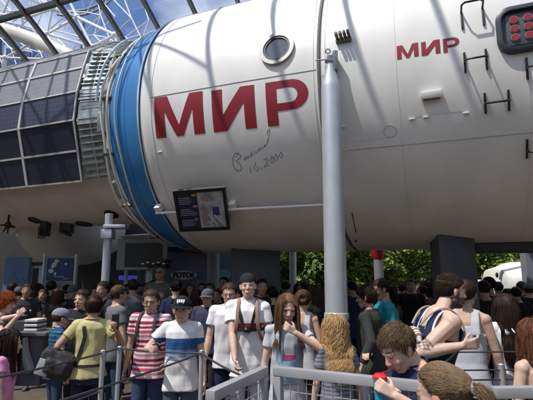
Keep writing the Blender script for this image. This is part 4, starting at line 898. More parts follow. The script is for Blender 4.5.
CR0, CRR = V((0, -.012, .03)), V((.075, .094, .086))
def hairline(p):
    y = p.y; pts = [(-.11,-.052), (-.06,-.055), (-.03,-.035), (.0,.0), (.022,.030), (.04,.060), (.06,.071), (.09,.075)]
    for (a, b), (c, d) in zip(pts, pts[1:]):
        if y <= c: return b + (d-b)*max(0, (y-a))/(c-a)
    return .075
def make_hair(B, style, col, hi=True):
    st = dict(kind='short', n=700, L=.045, w=.0032, wave=0, part=0.0, lift=.25, bright=.35, seed=1); st.update(style); st['n'] = int(st['n']*2.1); st['w'] *= .50; st['n'] = int(st['n']*1.15); st['lift'] *= .55; rg = random.Random(st['seed']); hs, H = B.hs, B.H; k = B.k
    if not hi: st['n'] = int(st['n']*.35); st['w'] *= 1.7
    vs_, fs, cs = [], [], []; Hi = H.inverted()
    # scalp cap
    U, Vn = 64, 40; idx = {}; capk = 1.06 if st['kind'] != 'fade' else 1.03
    for j in range(Vn+1):
        for i in range(U):
            t, p = 2*pi*i/U, pi*j/Vn; d = V((sin(p)*cos(t), sin(p)*sin(t), cos(p))); q = CR0 + V((d.x*CRR.x, d.y*CRR.y, d.z*CRR.z))
            idx[(i, j)] = len(vs_); vs_.append(H @ ((CR0 + (q-CR0)*capk)*hs)); cs.append(tuple(c*(.8 + .2*rg.random()) for c in col))
    for j in range(Vn):
        for i in range(U):
            t, p = 2*pi*(i+.5)/U, pi*(j+.5)/Vn; d = V((sin(p)*cos(t), sin(p)*sin(t), cos(p))); q = CR0 + V((d.x*CRR.x, d.y*CRR.y, d.z*CRR.z))
            if q.z > hairline(q) + (-.006 if st['kind'] == 'long' else .002): fs.append((idx[(i,j)], idx[((i+1)%U,j)], idx[((i+1)%U,j+1)], idx[(i,j+1)]))
    # colliders in the person's own frame
    colls = [(H @ (V((0,-.01,.03))*hs), H @ (V((0,.015,-.05))*hs), .083*hs, .06*hs), (B.bend(V((0,-.01,1.38*k))), H @ (V((0,-.02,-.06))*hs), .062*k, .055*k),
             (B.bend(V((-.15*k,-.01,1.38*k))), B.bend(V((.15*k,-.01,1.38*k))), .078*k, .078*k), (B.bend(V((-.06*k,0,1.25*k))), B.bend(V((.06*k,0,1.25*k))), .135*k, .135*k), (B.bend(V((-.06*k,0,1.05*k))), B.bend(V((.06*k,0,1.05*k))), .125*k, .125*k)]
    def push(p, cl=colls, m=.004):
        for a, b, r0, r1 in cl:
            ab = b - a; t = max(0, min(1, (p-a).dot(ab)/ab.length_squared)); c = a + ab*t; r = r0 + (r1-r0)*t + m; d = p - c
            if d.length < r: p = c + d.normalized()*r
        q = (Hi @ p)/hs; e = V(((q.x-CR0.x)/(CRR.x*1.05), (q.y-CR0.y)/(CRR.y*1.05), (q.z-CR0.z)/(CRR.z*1.05)))
        if e.length < 1: e.normalize(); p = H @ (V((CR0.x+e.x*CRR.x*1.05, CR0.y+e.y*CRR.y*1.05, CR0.z+e.z*CRR.z*1.05))*hs)
        return p
    def strand(P, wd, c):
        n = len(P); base = len(vs_)
        for i, p in enumerate(P):
            d = (P[min(i+1, n-1)] - P[max(i-1, 0)]); d = d.normalized() if d.length > 1e-6 else V((0,0,1)); x, y, _ = frame(d); r = wd*(1 - .75*(i/(n-1))**2.5)
            for a_ in (0, 2.09, 4.19): vs_.append(p + x*(r*cos(a_)) + y*(r*sin(a_)))
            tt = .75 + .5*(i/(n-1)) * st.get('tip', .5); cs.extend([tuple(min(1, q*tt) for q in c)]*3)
        for i in range(n-1):
            for a_ in range(3): b_ = base + 3*i; fs.append((b_+a_, b_+(a_+1)%3, b_+3+(a_+1)%3, b_+3+a_))
        fs.append((base+3*(n-1), base+3*(n-1)+1, base+3*(n-1)+2))
    kind = st['kind']; down = V((0,0,-1)); HR = H.to_3x3(); cnt = 0; tries = 0
    tie = st.get('tie'); 
    while cnt < st['n'] and tries < st['n']*8:
        tries += 1; d = V((rg.gauss(0,1), rg.gauss(0,1), rg.gauss(0,1))).normalized(); q = CR0 + V((d.x*CRR.x, d.y*CRR.y, d.z*CRR.z))
        if q.z < hairline(q) + (-.004 if st['kind'] == 'long' else .004): continue
        cnt += 1; v_ = 1 + rg.uniform(-st['bright'], st['bright']); c = tuple(x*v_ for x in col)
        if rg.random() < st.get('hl', 0): c = tuple(x*1.5 for x in c)
        p = H @ (q*1.02*hs); nrm = (HR @ d).normalized(); L = st['L']*hs*rg.uniform(.75, 1.1)*(.72 if kind in ('short','mop') else 1); lay = rg.random()
        if kind in ('short', 'fade', 'mop'):
            crown = V((0, -.045, .10)); tg = (q - crown); 
            if q.z > .07: tg = V((q.x*.6 + st.get('sweep', .0), .08, -.01)) if kind != 'mop' else V((q.x*1.2 + st.get('sweep', 0), .06, -.02))
            tg = (tg - d*tg.dot(d)).normalized(); fade = 1 if kind != 'fade' else (max(.12, min(1, (q.z-.02)/.06)))
            dr = (HR @ (tg + d*st['lift'] + V((rg.gauss(0,.25), rg.gauss(0,.25), rg.gauss(0,.2))))).normalized(); P = [p]; n = 5; pp = p
            for i in range(n-1):
                dr = (dr + HR @ (-d)*.12 + down*.12).normalized(); pp = pp + dr*(L*fade/(n-1)); P.append(push(pp, colls[:1], .002)) ; pp = P[-1]
            strand(P, st['w'], c)
        else:
            side = 1 if q.x > st['part'] else -1; tg = V((side*.9, -.25, .1)) if q.y > -.015 else V((q.x*9, -1.0, .0)); dv = down - (HR @ d).normalized()*down.dot((HR @ d).normalized()); dr = (HR @ (tg*.45 + d*.06) + dv*.7).normalized(); P = [p]; n = int(st.get('seg', 12)); ph = rg.uniform(0, 6.28); st_ = L/(n-1); pp = V(p); phc_ = 2.2*sin(q.x*55) + 1.9*sin(q.y*47+1) + 1.5*sin(q.z*60) + rg.gauss(0,.35)
            if tie is not None:
                T_ = H @ (V(tie)*hs); TL = st.get('tail', .0)
                for i in range(1, 8):
                    t = i/7; m_ = p.lerp(T_, t); P.append(push(m_ + nrm*.018*hs*sin(pi*t)*1.0, colls[:1], .006 + .004*rg.random()))
                if TL:
                    pp = T_ + V((rg.gauss(0,.008), rg.gauss(0,.008), rg.gauss(0,.008))); dr = (HR @ V((rg.gauss(0,.12), -.8, .25))).normalized()
                    for i in range(8): dr = (dr*.6 + down*.4 + V((rg.gauss(0,.05), rg.gauss(0,.05), 0))).normalized(); pp = push(pp + dr*TL*rg.uniform(.8,1.05)/8, colls[1:], .01); P.append(V(pp))
                else: 
                    for i in range(6): a_ = ph + i*1.1; rb_ = st.get('bun', .035)*hs*rg.uniform(.05, 1); P.append(T_ + HR @ V((rb_*cos(a_), -.02*hs + .6*rb_*cos(ph*3+i), rb_*sin(a_))))
            else:
                jx, jy = rg.gauss(0,.02), rg.gauss(0,.02)
                for i in range(1, n):
                    g = .45 + .45*(i/n); dr = (dr*(1-g) + down*g + V((jx, jy, 0))*.5).normalized(); pp = pp + dr*st_
                    ql = (Hi @ pp)/hs
                    if ql.y > .035 and abs(ql.x) < .058 and ql.z < .07: ql.x = math.copysign(.06 + .01*rg.random(), ql.x if abs(ql.x) > .01 else side); pp = H @ (ql*hs)
                    pp = push(pp, colls, .003 + .016*lay*st.get('vol', 1)); wv = st['wave']*(i/n)
                    P.append(pp + V((wv*sin(phc_ + i*st.get('freq', 1.3)), wv*cos(phc_*1.3 + i*st.get('freq', 1.3)), 0)))
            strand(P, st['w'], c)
    me = bpy.data.meshes.new('hair'); me.from_pydata(vs_, [], fs); ca = me.color_attributes.new('tint', 'FLOAT_COLOR', 'POINT'); ca.data.foreach_set('color', [x for c in cs for x in (*c, 1)])
    me.polygons.foreach_set('use_smooth', [True]*len(me.polygons)); B.hair = link('hair', me, B.root, m_hair); return B.hair

def cap(B, m, back=False, logo=None, tilt=0.0, wear=0.0):
    H, hs = B.H, B.hs; bm = bmesh.new(); rings = []; HM = H @ Matrix.Rotation(radians(tilt), 4, 'X')
    for j in range(8):
        p = radians(2 + j*13.5); rg_ = [bm.verts.new(HM @ (V((.086*sin(p)*cos(2*pi*i/28), -.010 + .105*sin(p)*sin(2*pi*i/28), .038 + wear + .083*cos(p)))*hs)) for i in range(28)]; rings.append(rg_)
    ringface(bm, rings, cap=False); bm.faces.new(rings[0][::-1])
    low = rings[-1]; inn = [bm.verts.new(HM @ (V((.083*cos(2*pi*i/28), -.010 + .10*sin(2*pi*i/28), .036 + wear))*hs)) for i in range(28)]; ringface(bm, [low, inn], cap=False)
    c = bobj('cap', bm, m, B.root)
    s = -1 if back else 1; bm = bmesh.new(); a0 = []; a1 = []
    for z_, L_ in ((0, a0), (-.004, a1)):
        for i in range(13):
            t = radians(20 + 140*i/12); 
            for rr_, dz in ((1.0, 0), (1.35, -.006), (1.62, -.016)): 
                x = .080*cos(t)*(1 + (rr_-1)*.35); y = .098*sin(t) + (rr_-1)*.115*sin(t)**.7; L_.append(bm.verts.new(HM @ (V((x, s*y - .01, .030 + wear + dz + z_ - .25*abs(x)*abs(x)*8*(rr_-1)))*hs)))
    for i in range(12):
        for j in range(2):
            q = i*3 + j; bm.faces.new((a0[q], a0[q+1], a0[q+4], a0[q+3])); bm.faces.new((a1[q], a1[q+3], a1[q+4], a1[q+1]))
    for i in range(12): bm.faces.new((a0[i*3+2], a1[i*3+2], a1[i*3+5], a0[i*3+5]))
    bobj('brim', bm, m, c)
    if logo:
        bm = bmesh.new()
        for i, (x0, x1, z0, z1) in enumerate(((-.035,-.022,.0,.026), (-.017,-.003,.0,.026), (.003,.016,.0,.026), (.022,.035,.0,.026), (-.03,.03,-.008,-.004))):
            pts = []
            for x, z in ((x0,z0),(x1,z0),(x1,z1),(x0,z1)):
                zz = .062 + wear + z; y = -.010 + .107*sqrt(max(0, 1 - (x/.088)**2 - ((zz-.038-wear)/.088)**2)) + .001; pts.append(bm.verts.new(HM @ (V((x, y, zz))*hs)))
            bm.faces.new(pts)
        bobj('cap_emblem', bm, logo, c, False)
    return c
def glasses(B, m=None, sun=False):
    H, hs = B.H, B.hs; m = m or m_black; bm = bmesh.new()
    for s in (-1, 1): tube(bm, [H @ (V((s*.031 + .022*cos(2*pi*i/16), .095 - .18*abs(.022*cos(2*pi*i/16)), .0 + .0155*sin(2*pi*i/16)))*hs) for i in range(16)], .0022*hs, 5, close=True)
    tube(bm, [H @ (V((-.009,.096,.003))*hs), H @ (V((.009,.096,.003))*hs)], .0022*hs, 5)
    for s in (-1, 1): tube(bm, [H @ (V((s*.052,.088,.006))*hs), H @ (V((s*.077,.04,.006))*hs), H @ (V((s*.081,-.01,.0))*hs)], .0022*hs, 5)
    g = bobj('glasses', bm, m, B.root)
    if sun:
        bm = bmesh.new()
        for s in (-1, 1): disc(bm, H @ Matrix.Translation(V((s*.031,.093,0))*hs) @ Matrix.Rotation(-pi/2, 4, 'X'), .019*hs, .001, 16, sx=1.15)
        bobj('lens', bm, m_black, g)
def backpack(B, m, label, straps=True, size=1.0, parent_scene=True, front=True):
    k = B.k; root = empty('backpack', B.root.location, B.root.rotation_euler.z, label, 'backpack'); bend = B.bend
    bm = bmesh.new(); c = bend(V((0, -.20*k, 1.20*k))); q0 = bend(V((0,-.2*k,1.1*k))); q1 = bend(V((0,-.2*k,1.3*k))); up = (q1-q0).normalized(); M = basis(c, V((1,0,0)), up.cross(V((1,0,0))), up)
    box(bm, (-.14*size, -.07, -.20*size), (.14*size, .07, .20*size), M, .045); box(bm, (-.11*size, -.11, -.15*size), (.11*size, -.05, .0), M, .025); bmesh.ops.subdivide_edges(bm, edges=bm.edges[:], cuts=1); bobj('pack', bm, m, root)
    for sd in (1, -1):
        P = [(.085,-.13,1.40), (.085,-.065,1.478), (.088,-.0,1.498), (.09,.06,1.47), (.095,.122,1.39), (.10,.138,1.28), (.115,.125,1.18), (.15,.06,1.10), (.15,-.06,1.06), (.12,-.14,1.05)]
        bm = bmesh.new(); P = [bend(V((sd*x*k, y*k + (.012 if y > 0 else -.012), z*k + .006))) for x, y, z in P]
        for o_ in (-.009, 0, .009): tube(bm, [p + V((o_, 0, 0)) for p in P], .0085, 6)
        bobj('strap', bm, m, root)
    return root
def strip(root, name, pts, m, wd=.02, th=.006, parent=None):
    bm = bmesh.new()
    for o_ in (-1, -.33, .33, 1): tube(bm, [V(p) + V((0,0,0)) + V((o_*wd*.5*.7, 0, o_*wd*.5*.7)) for p in pts], th, 6)
    return bobj(name, bm, m, parent or root)
# ------------------------------------------------------------------ placing people by where their eyes are in the photo
from mathutils.bvhtree import BVHTree
def eye_local(h, lean, hsz=1.0, headoff=(0,0,0)):
    k = h/1.75; hs = 1.04*hsz*(.96 + .04*k) * (1.0 if h > 1.5 else .97); p = V((0, 0, h - .115*hs)); a = lean*smooth01((p.z/k - .92)/.38); piv = V((0,0,.98*k))
    return piv + Matrix.Rotation(-a, 3, 'X') @ (p - piv) + V((0, .02, 0)) + V(headoff)
def P(px, py, Y, face, label, lean=0.0, **kw):
    tgt = at(px, py, Y); lo, hi_ = .9, 2.2
    for _ in range(40):
        h = (lo+hi_)/2
        if eye_local(h, lean, kw.get('hsz', 1.0), kw.get('headoff', (0,0,0))).z < tgt.z: lo = h
        else: hi_ = h
    e = eye_local(h, lean, kw.get('hsz', 1.0), kw.get('headoff', (0,0,0))); f = radians(face); off = V((-sin(f)*e.y + cos(f)*e.x, cos(f)*e.y + sin(f)*e.x))
    return person((tgt.x - off.x, tgt.y - off.y), face, h, label, lean=lean, **kw)
def w2l(B, p):
    """world point -> person's own frame, given as an arm target"""
    return None
def tree_of(o): return BVHTree.FromPolygons([v.co.copy() for v in o.data.vertices], [tuple(p.vertices) for p in o.data.polygons])
def smooth_path(*P_, n=5):
    o = []; P_ = [V(q) for q in P_]
    for i in range(len(P_)-1):
        a, b_, c_, d_ = P_[max(i-1,0)], P_[i], P_[i+1], P_[min(i+2, len(P_)-1)]
        for j in range(n):
            t = j/n; o.append(.5*((2*b_) + (c_-a)*t + (2*a-5*b_+4*c_-d_)*t*t + (3*b_-a-3*c_+d_)*t**3))
    return o + [P_[-1]]
def surf(T, x, z, side, off):
    for tr in T:
        hit, n, i, d = tr.ray_cast(V((x, side*1.2, z)), V((0, -side, 0)))
        if hit:
            return hit + V((0, side, 0))*off
    return V((x, side*.1, z))
def patch(B, name, fn, m, side=1, off=.006, nu=10, nv=10, on=None, parent=None, th=.004):
    """sheet laid on the garment: fn(u, v) -> (x, z) in metres at the person's scale"""
    T = [tree_of(o) for o in (on or [B.top])]; bm = bmesh.new(); g = []; g2 = []
    for j in range(nv+1):
        g.append([bm.verts.new(surf(T, *fn(i/nu, j/nv), side, off)) for i in range(nu+1)]); 
    for j in range(nv+1): g2.append([bm.verts.new(v.co - V((0, side*th, 0))) for v in g[j]])
    for j in range(nv):
        for i in range(nu):
            bm.faces.new((g[j][i], g[j][i+1], g[j+1][i+1], g[j+1][i])); bm.faces.new((g2[j][i], g2[j+1][i], g2[j+1][i+1], g2[j][i+1]))
    for j in range(nv):
        for a_, b_2 in ((0, 0), (nu, nu)): bm.faces.new((g[j][a_], g[j+1][a_], g2[j+1][a_], g2[j][a_]))
    for i in range(nu):
        for a_ in (0, nv): bm.faces.new((g[a_][i], g[a_][i+1], g2[a_][i+1], g2[a_][i]))
    return bobj(name, bm, m, parent or B.top)
def rectp(x0, x1, z0, z1): return lambda u, v: (x0 + (x1-x0)*u, z0 + (z1-z0)*v)
def bandp(pts, w):
    def f(u, v):
        t = v*(len(pts)-1); i = min(int(t), len(pts)-2); t -= i; a_, b_2 = pts[i], pts[i+1]; x = a_[0] + (b_2[0]-a_[0])*t; z = a_[1] + (b_2[1]-a_[1])*t; d = V((b_2[0]-a_[0], b_2[1]-a_[1], 0)).normalized(); return (x - d.y*w*(u-.5), z + d.x*w*(u-.5))
    return f
c_white = cloth((.74, .73, .74)); c_white2 = cloth((.66, .66, .70)); c_black = cloth((.018, .018, .02)); c_navy = cloth((.018, .028, .07)); c_jean = cloth((.035, .06, .12)); c_ljean = cloth((.26, .38, .52)); c_dk = cloth((.03, .03, .035)); c_grey = cloth((.20, .21, .24)); c_yel = cloth((.47, .43, .21)); c_teal = cloth((.02, .24, .28)); c_pink = cloth((.62, .25, .42)); c_bag = cloth((.05, .05, .055)); c_lgrey = cloth((.42, .43, .47)); c_strap = mat('strap_black', (.012, .012, .014), .6)
BR = (.075, .042, .022); DK = (.018, .012, .009); LB = (.22, .13, .065)

# --- main young man with backwards cap and chest harness
B = P(248, 285.5, 4.75, 180, 'smiling young man in a white tee with backwards black cap and black chest harness', skin='fair', build=.94, head=(2,-4,3), arms=(W(236,380,4.4), (-.28,.10,.80)), curl=(.9,.5), smile=True, top='tee', topm=c_white, loose=.022, hem=.76, bottom='shorts', botm=cloth((.45,.45,.48)), hair=dict(kind='short', n=400, L=.03, seed=2), hcol=DK)
cap(B, cloth((.02,.022,.03)), back=True, wear=.008)
k = B.k; T_ = [B.top]
patch(B, 'red_print', rectp(-.16*k, .17*k, 1.205*k, 1.27*k), cloth((.42, .015, .03)), off=.004, nu=16)
hn = patch(B, 'chest_harness', rectp(-.165*k, .165*k, 1.195*k, 1.225*k), c_strap, off=.014, nu=20, nv=3, parent=B.root)
for sd in (-1, 1): patch(B, 'harness_strap', bandp([(sd*.035*k, 1.20*k), (sd*.05*k, 1.28*k), (sd*.075*k, 1.37*k), (sd*.09*k, 1.44*k)], .030), c_strap, off=.014, nu=3, nv=14, parent=hn)
bm = bmesh.new(); p = surf([tree_of(B.top)], 0, 1.215*k, 1, .02); box(bm, p + V((-.035,-.02,-.03)), p + V((.035,.025,.035)), bev=.006); cm_ = bobj('action_camera', bm, m_black, hn)
bm = bmesh.new(); tube(bm, [p + V((.012,.02,.01)), p + V((.012,.034,.01))], .013, 14); bobj('lens', bm, m_chrome, cm_)
backpack(B, cloth((.30,.20,.15)), 'brown backpack worn by the young man with the backwards cap', front=False)

# --- girl in overalls
B = P(287, 308, 3.9, 186, 'girl with long brown hair in denim overalls touching her chin', female=True, skin='fair', build=.93, head=(4, 12, -4), arms=((.24,.02,.84), W(296,333,3.72)), poles=(None, (-.9,.1,-.6)), palm=(None, (0,-1,.2)), curl=(.4,.85), top='tee', topm=c_lgrey, sleeve=.5, loose=.014, bottom='long', botm=c_ljean,
      hair=dict(kind='long', n=1100, L=.40, w=.003, wave=.006, seed=3, vol=.6, bright=.3), hcol=(.16, .085, .045))
k = B.k
bib = patch(B, 'overall_bib', rectp(-.095*k, .095*k, .98*k, 1.17*k), c_ljean, off=.012, nu=12, nv=12, parent=B.root)
patch(B, 'bib_pocket', rectp(-.05*k, .05*k, 1.05*k, 1.125*k), cloth((.34,.46,.60)), off=.02, nu=6, nv=5, parent=bib)
for sd in (-1, 1): patch(B, 'overall_strap', bandp([(sd*.082*k, 1.16*k), (sd*.08*k, 1.30*k), (sd*.075*k, 1.44*k)], .035), c_ljean, off=.013, nu=3, nv=12, parent=bib)
patch(B, 'pink_print', rectp(-.06*k, .05*k, 1.185*k, 1.225*k), cloth((.55,.08,.25)), off=.004, nu=10, nv=4)

# --- striped tee with backpack
red, pk, wh = (.31,.018,.05), (.50,.19,.26), (.62,.60,.62)
B = P(151, 301, 4.8, 172, 'woman with glasses and short dark hair in a red, pink and white striped tee', female=False, skin='mid', build=1.0, head=(12, 4, 0), arms=((.29,.0,.80), (-.26,.16,.98)), curl=(.35,.6), top='tee', topm=stripes('striped_tee', [(0, red), (.16, wh), (.30, pk), (.42, wh), (.5, (.50,.06,.12)), (.66, wh), (.76, red), (.88, wh)], .185), loose=.02, bottom='shorts', botm=c_jean, hair=dict(kind='short', n=900, L=.055, seed=5, lift=.3), hcol=(.05,.028,.018))
glasses(B); backpack(B, c_bag, 'black backpack worn by the woman in the striped tee')
# --- teenager with black cap
zz = lambda z: z/2.0
B = P(182, 309, 4.4, 180, 'teenager in a black cap and white tee with a blue chest band', skin='fair', build=.92, head=(0, 2, 0), arms=(W(150,349,4.2), (-.27,.03,.80)), curl=(.8,.4), top='tee', topm=stripes('band_tee', [(0, (.68,.67,.68)), (zz(1.00), (.68,.67,.68)), (zz(1.005), (.25,.36,.48)), (zz(1.015), (.68,.67,.68)), (zz(1.03), (.22,.32,.46)), (zz(1.06), (.12,.22,.38)), (zz(1.10), (.03,.09,.24)), (zz(1.19), (.03,.09,.24)), (zz(1.20), (.68,.67,.68))], 2.0), loose=.022, hem=.80, bottom='shorts', botm=cloth((.07,.085,.11)), hair=dict(kind='short', n=500, L=.04, seed=6), hcol=BR)
cap(B, cloth((.015,.015,.017)), logo=cloth((.75,.75,.75)), tilt=4)
for sd in (1, -1):
    hp, kn, an = B.arms[sd][4:7]; bm = bmesh.new(); q = hp.lerp(kn, .86); capsule(bm, q, hp.lerp(kn, .97), .087*B.k*.92, .086*B.k*.92, 18, flat=True); bobj('cuff', bm, cloth((.20,.22,.26)), B.bot)
# --- glasses guy behind
B = P(229.5, 293.5, 5.2, 178, 'young man with glasses in a white tee behind the capped smiling man', skin='fair', build=.98, head=(-2, 6, 0), arms=((.27,.10,.86), (-.26,.0,.82)), top='tee', topm=c_white2, loose=.022, bottom='long', botm=c_navy, hair=dict(kind='short', n=900, L=.05, seed=7), hcol=(.045,.025,.015)); glasses(B)
# --- woman with hair bun
B = P(303, 301, 5.0, -25, 'woman with a brown hair bun and pale sleeveless top seen from behind', female=True, skin='mid', build=.95, top='tank', topm=c_lgrey, bottom='long', botm=c_dk, head=(20, 6, 0), hair=dict(kind='tied', n=900, L=.2, w=.003, tie=(.0,-.115,.02), bun=.045, tail=0, seed=8), hcol=(.09,.048,.028))
# --- blonde curls
B = P(335, 330, 3.8, 8, 'girl with long wavy blonde hair seen from behind at the fence', female=True, skin='fair', build=.95, head=(-18, 2, 0), arms=((.27,.04,.80), (-.25,.04,.80)), top='tee', topm=stripes('grey_pattern', [(0, (.22,.24,.28)), (.5, (.12,.13,.16))], .03), bottom='shorts', botm=c_ljean,
      hair=dict(kind='long', n=2600, L=.36, w=.0024, wave=.024, freq=.85, seed=9, seg=22, vol=1.3, bright=.4, tip=.9, hl=.25), hcol=(.50, .32, .15))
# --- dark jacket woman
B = P(366, 297, 4.9, 62, 'woman with short brown hair in a dark olive jacket reaching forward', female=True, skin='mid', build=1.05, head=(6, 6, 0), arms=(W(366,360,4.5), W(362,365,4.6)), palm=((0,0,-1), (0,0,-1)), curl=(.3,.3), top='jacket', topm=cloth((.035,.038,.035)), loose=.026, bottom='long', botm=cloth((.10,.11,.15)), hair=dict(kind='mop', n=1200, L=.085, w=.003, seed=10, lift=.45), hcol=(.055,.030,.018))
# --- teal shirt man
B = P(381, 289, 5.3, 88, 'man with glasses and a teal shirt standing in profile before the trees', skin='tan', build=1.05, head=(10, 14, 0), top='tee', topm=c_teal, bottom='long', botm=c_dk, lean=.06, hair=dict(kind='short', n=900, L=.045, seed=11), hcol=(.035,.02,.014)); glasses(B)
# --- bearded man in tank top
B = P(451, 291, 3.25, -84, 'bearded man in a navy and white tank top with short dark hair and arm tattoo', skin='fair', build=1.02, lean=.20, headoff=(0,.035,-.02), head=(0, 4, 0), arms=(W(461,346,3.0), (-.24,.02,.84)), poles=((.3,-.8,-1.6), None), palm=((-1,.2,.2), None), curl=(.85,.5), top='tank', topm=c_navy, loose=.016, bottom='shorts', botm=c_dk, beard=(.05,.028,.018), vox=.0062,
      hair=dict(kind='fade', n=2600, L=.034, w=.0022, seed=12, lift=.5), hcol=(.040,.024,.016), tattoo=[(1, .78, .055), (1, .95, .045)])
k = B.k; J = B
for sd in (1, -1):
    Pn = [(.140,.112,1.31), (.133,.092,1.39), (.130,.045,1.462), (.129,-.01,1.478), (.130,-.06,1.462), (.134,-.096,1.39), (.145,-.112,1.30)]
    Pi = [(.045,.120,1.31), (.038,.100,1.39), (.052,.045,1.480), (.050,-.01,1.497), (.052,-.06,1.480), (.056,-.100,1.40), (.060,-.122,1.30)]
    for nm_, L_ in (('trim', Pn), ('trim', Pi)):
        bm = bmesh.new(); tube(bm, [B.bend(V((sd*x*k, y*1.02*k, z*k))) for x, y, z in smooth_path(*L_)], .0075, 7); bobj('white_trim', bm, cloth((.70,.70,.72)), B.top)
for zz_ in (1.0, 1.03): 
    bm = bmesh.new(); tube(bm, [B.bend(V((.178*cos(2*pi*i/28)*k, (.128*sin(2*pi*i/28) - .004)*k, zz_*k))) for i in range(28)], .006, 6, close=True); bobj('white_trim', bm, cloth((.70,.70,.72)), B.top)
# rope strap bag on his back
rb = empty('drawstring_bag', B.root.location, B.root.rotation_euler.z, 'striped drawstring bag on the back of the bearded man', 'bag')
bm = bmesh.new(); loft(bm, [(0,-.17*k,.98*k,.13,.05),(0,-.19*k,1.05*k,.15,.08),(0,-.185*k,1.2*k,.14,.07),(0,-.17*k,1.30*k,.09,.05),(0,-.16*k,1.345*k,.03,.03)], B.bend, 24); me = remesh(bm, .01, 2); wrinkle(me, .014, 12); link('sack', me, rb, stripes('rope_stripe', [(0, (.55,.53,.48)), (.35, (.10,.09,.10)), (.5, (.50,.48,.44)), (.8, (.25,.10,.08))], .05, axis=0))
for sd in (1, -1):
    bm = bmesh.new()
    for o_ in (-.007, .007):
        tube(bm, [B.bend(V(((sd*x + o_)*k, y*k, z*k))) for x, y, z in smooth_path((.06,-.16,1.36), (.10,-.10,1.46), (.12,-.02,1.50), (.135,.06,1.455), (.15,.10,1.35), (.17,.02,1.20), (.14,-.12,1.05))], .005, 6)
    bobj('rope_strap', bm, mat('rope_pale', (.34,.27,.20), .8), rb)

# --- boy drinking
B = P(398, 347, 2.5, 106, 'boy in a navy shirt sipping from a cup with a red straw', skin='fair', build=.93, lean=.16, headoff=(0,.05,-.03), head=(4, 34, 0), arms=(W(386,396,2.42), W(396,396,2.26)), poles=((.8,.0,-.8), (-.8,.0,-.8)), palm=((-1,0,.2), (1,.0,.2)), curl=(.75,.75), top='tee', topm=c_navy, loose=.02, bottom='shorts', botm=c_dk, vox=.0058,
      hair=dict(kind='short', n=3200, L=.062, w=.0022, seed=13, lift=.45, sweep=.03, bright=.25, hl=.12), hcol=(.13,.085,.05)); K = B
cupc = (K.arms[1][2] + K.arms[-1][2])/2 + V((0, .065, .03)); MW = Matrix.Translation(K.root.location) @ Matrix.Rotation(K.root.rotation_euler.z, 4, 'Z')
cp = empty('drink_cup', at(381, 400, 2.33), 0, 'blue drink cup with red lid and straw held by the boy', 'cup')
bm = bmesh.new(); loft(bm, [(0,0,0,.028,.028), (0,0,.10,.036,.036)], seg=24, p=2); bobj('cup', bm, mat('cup_blue', (.02,.30,.50), .3), cp)
bm = bmesh.new(); loft(bm, [(0,0,.10,.038,.038), (0,0,.112,.038,.038), (0,0,.125,.022,.022)], seg=24, p=2); bobj('lid', bm, mat('lid_red', (.55,.02,.03), .3), cp)
mouth = MW @ (K.H @ (V((0,.094,-.066))*K.hs)); q = mouth - cp.location
bm = bmesh.new(); tube(bm, [V((0,0,.06)), V((0,0,.125)), q*.98], .0038, 8); bobj('straw', bm, mat('lid_red', (.5,.02,.03)), cp)
# --- head with ponytail in the lower right
B = P(441, 394, 1.85, 52, 'child with light brown ponytail close to the camera at the bottom', female=True, skin='fair', build=.9, head=(0, 14, 0), arms=((.24,.05,.80), (-.24,.05,.80)), top='tee', topm=c_white2, bottom='long', botm=c_jean, vox=.0068,
      hair=dict(kind='tied', n=3400, L=.2, w=.0017, tie=(.0,-.125,.01), tail=.22, seed=14, bright=.22, hl=.12), hcol=(.19,.125,.072))
bm = bmesh.new(); T_ = B.H @ (V((0,-.128,.008))*B.hs)
tube(bm, [T_ + B.H.to_3x3() @ V((.021*cos(2*pi*i/18), .003*sin(i*2.1), .021*sin(2*pi*i/18))) for i in range(18)], .008, 8, close=True); bobj('hair_tie', bm, cloth((.28,.26,.27)), B.hair)
# --- white tank woman, long dark hair woman, auburn woman
B = P(466, 294, 4.0, -38, 'woman in a pale grey tank top half hidden behind the bearded man', female=True, skin='mid', build=.98, top='tank', topm=c_lgrey, bottom='long', botm=c_black, lean=.05, arms=((.25,.12,.86), (-.2,.25,1.0)), hair=dict(kind='tied', n=900, L=.2, w=.003, tie=(.0,-.115,.0), bun=.04, seed=15), hcol=(.05,.028,.02))
B = P(505, 307, 4.2, 4, 'woman with very long dark hair and white tee seen from behind', female=True, skin='mid', build=1.0, top='tee', topm=c_white2, sleeve=.6, bottom='long', botm=c_black, head=(-15,4,0), arms=((.27,.12,.9), (-.27,.12,.9)), hair=dict(kind='long', n=1200, L=.52, w=.003, wave=.005, seed=16), hcol=(.035,.020,.016))
k = B.k; db_ = empty('drawstring_bag', B.root.location, B.root.rotation_euler.z, 'navy drawstring bag on the back of the woman with very long dark hair', 'bag')
bm = bmesh.new(); loft(bm, [(.06,-.18*k,.93*k,.14,.04),(.06,-.19*k,.97*k,.15,.06),(.06,-.185*k,1.12*k,.12,.055),(.06,-.17*k,1.24*k,.07,.04),(.06,-.165*k,1.30*k,.03,.025)], None, 24); me = remesh(bm, .01, 2); wrinkle(me, .012, 12); link('sack', me, db_, cloth((.02,.04,.12)))
bm = bmesh.new()
for x in (-.04, .15): tube(bm, [V((.06,-.19,1.28*k)), V((x,-.15,1.40*k)), V((x,-.06,1.475*k)), V((x,.04,1.45*k))], .006, 6); 
bobj('cord', bm, c_white, db_)
B = P(534, 338, 2.9, 12, 'woman with auburn hair and a black off shoulder top at the right edge', female=True, skin='fair', build=.98, top='tank', topm=c_black, bottom='long', botm=c_black, head=(-25,0,0), arms=((.25,.1,.85), (-.27,.06,.84)), hair=dict(kind='long', n=1500, L=.24, w=.0028, wave=.004, seed=17, hl=.2), hcol=(.14,.055,.028))

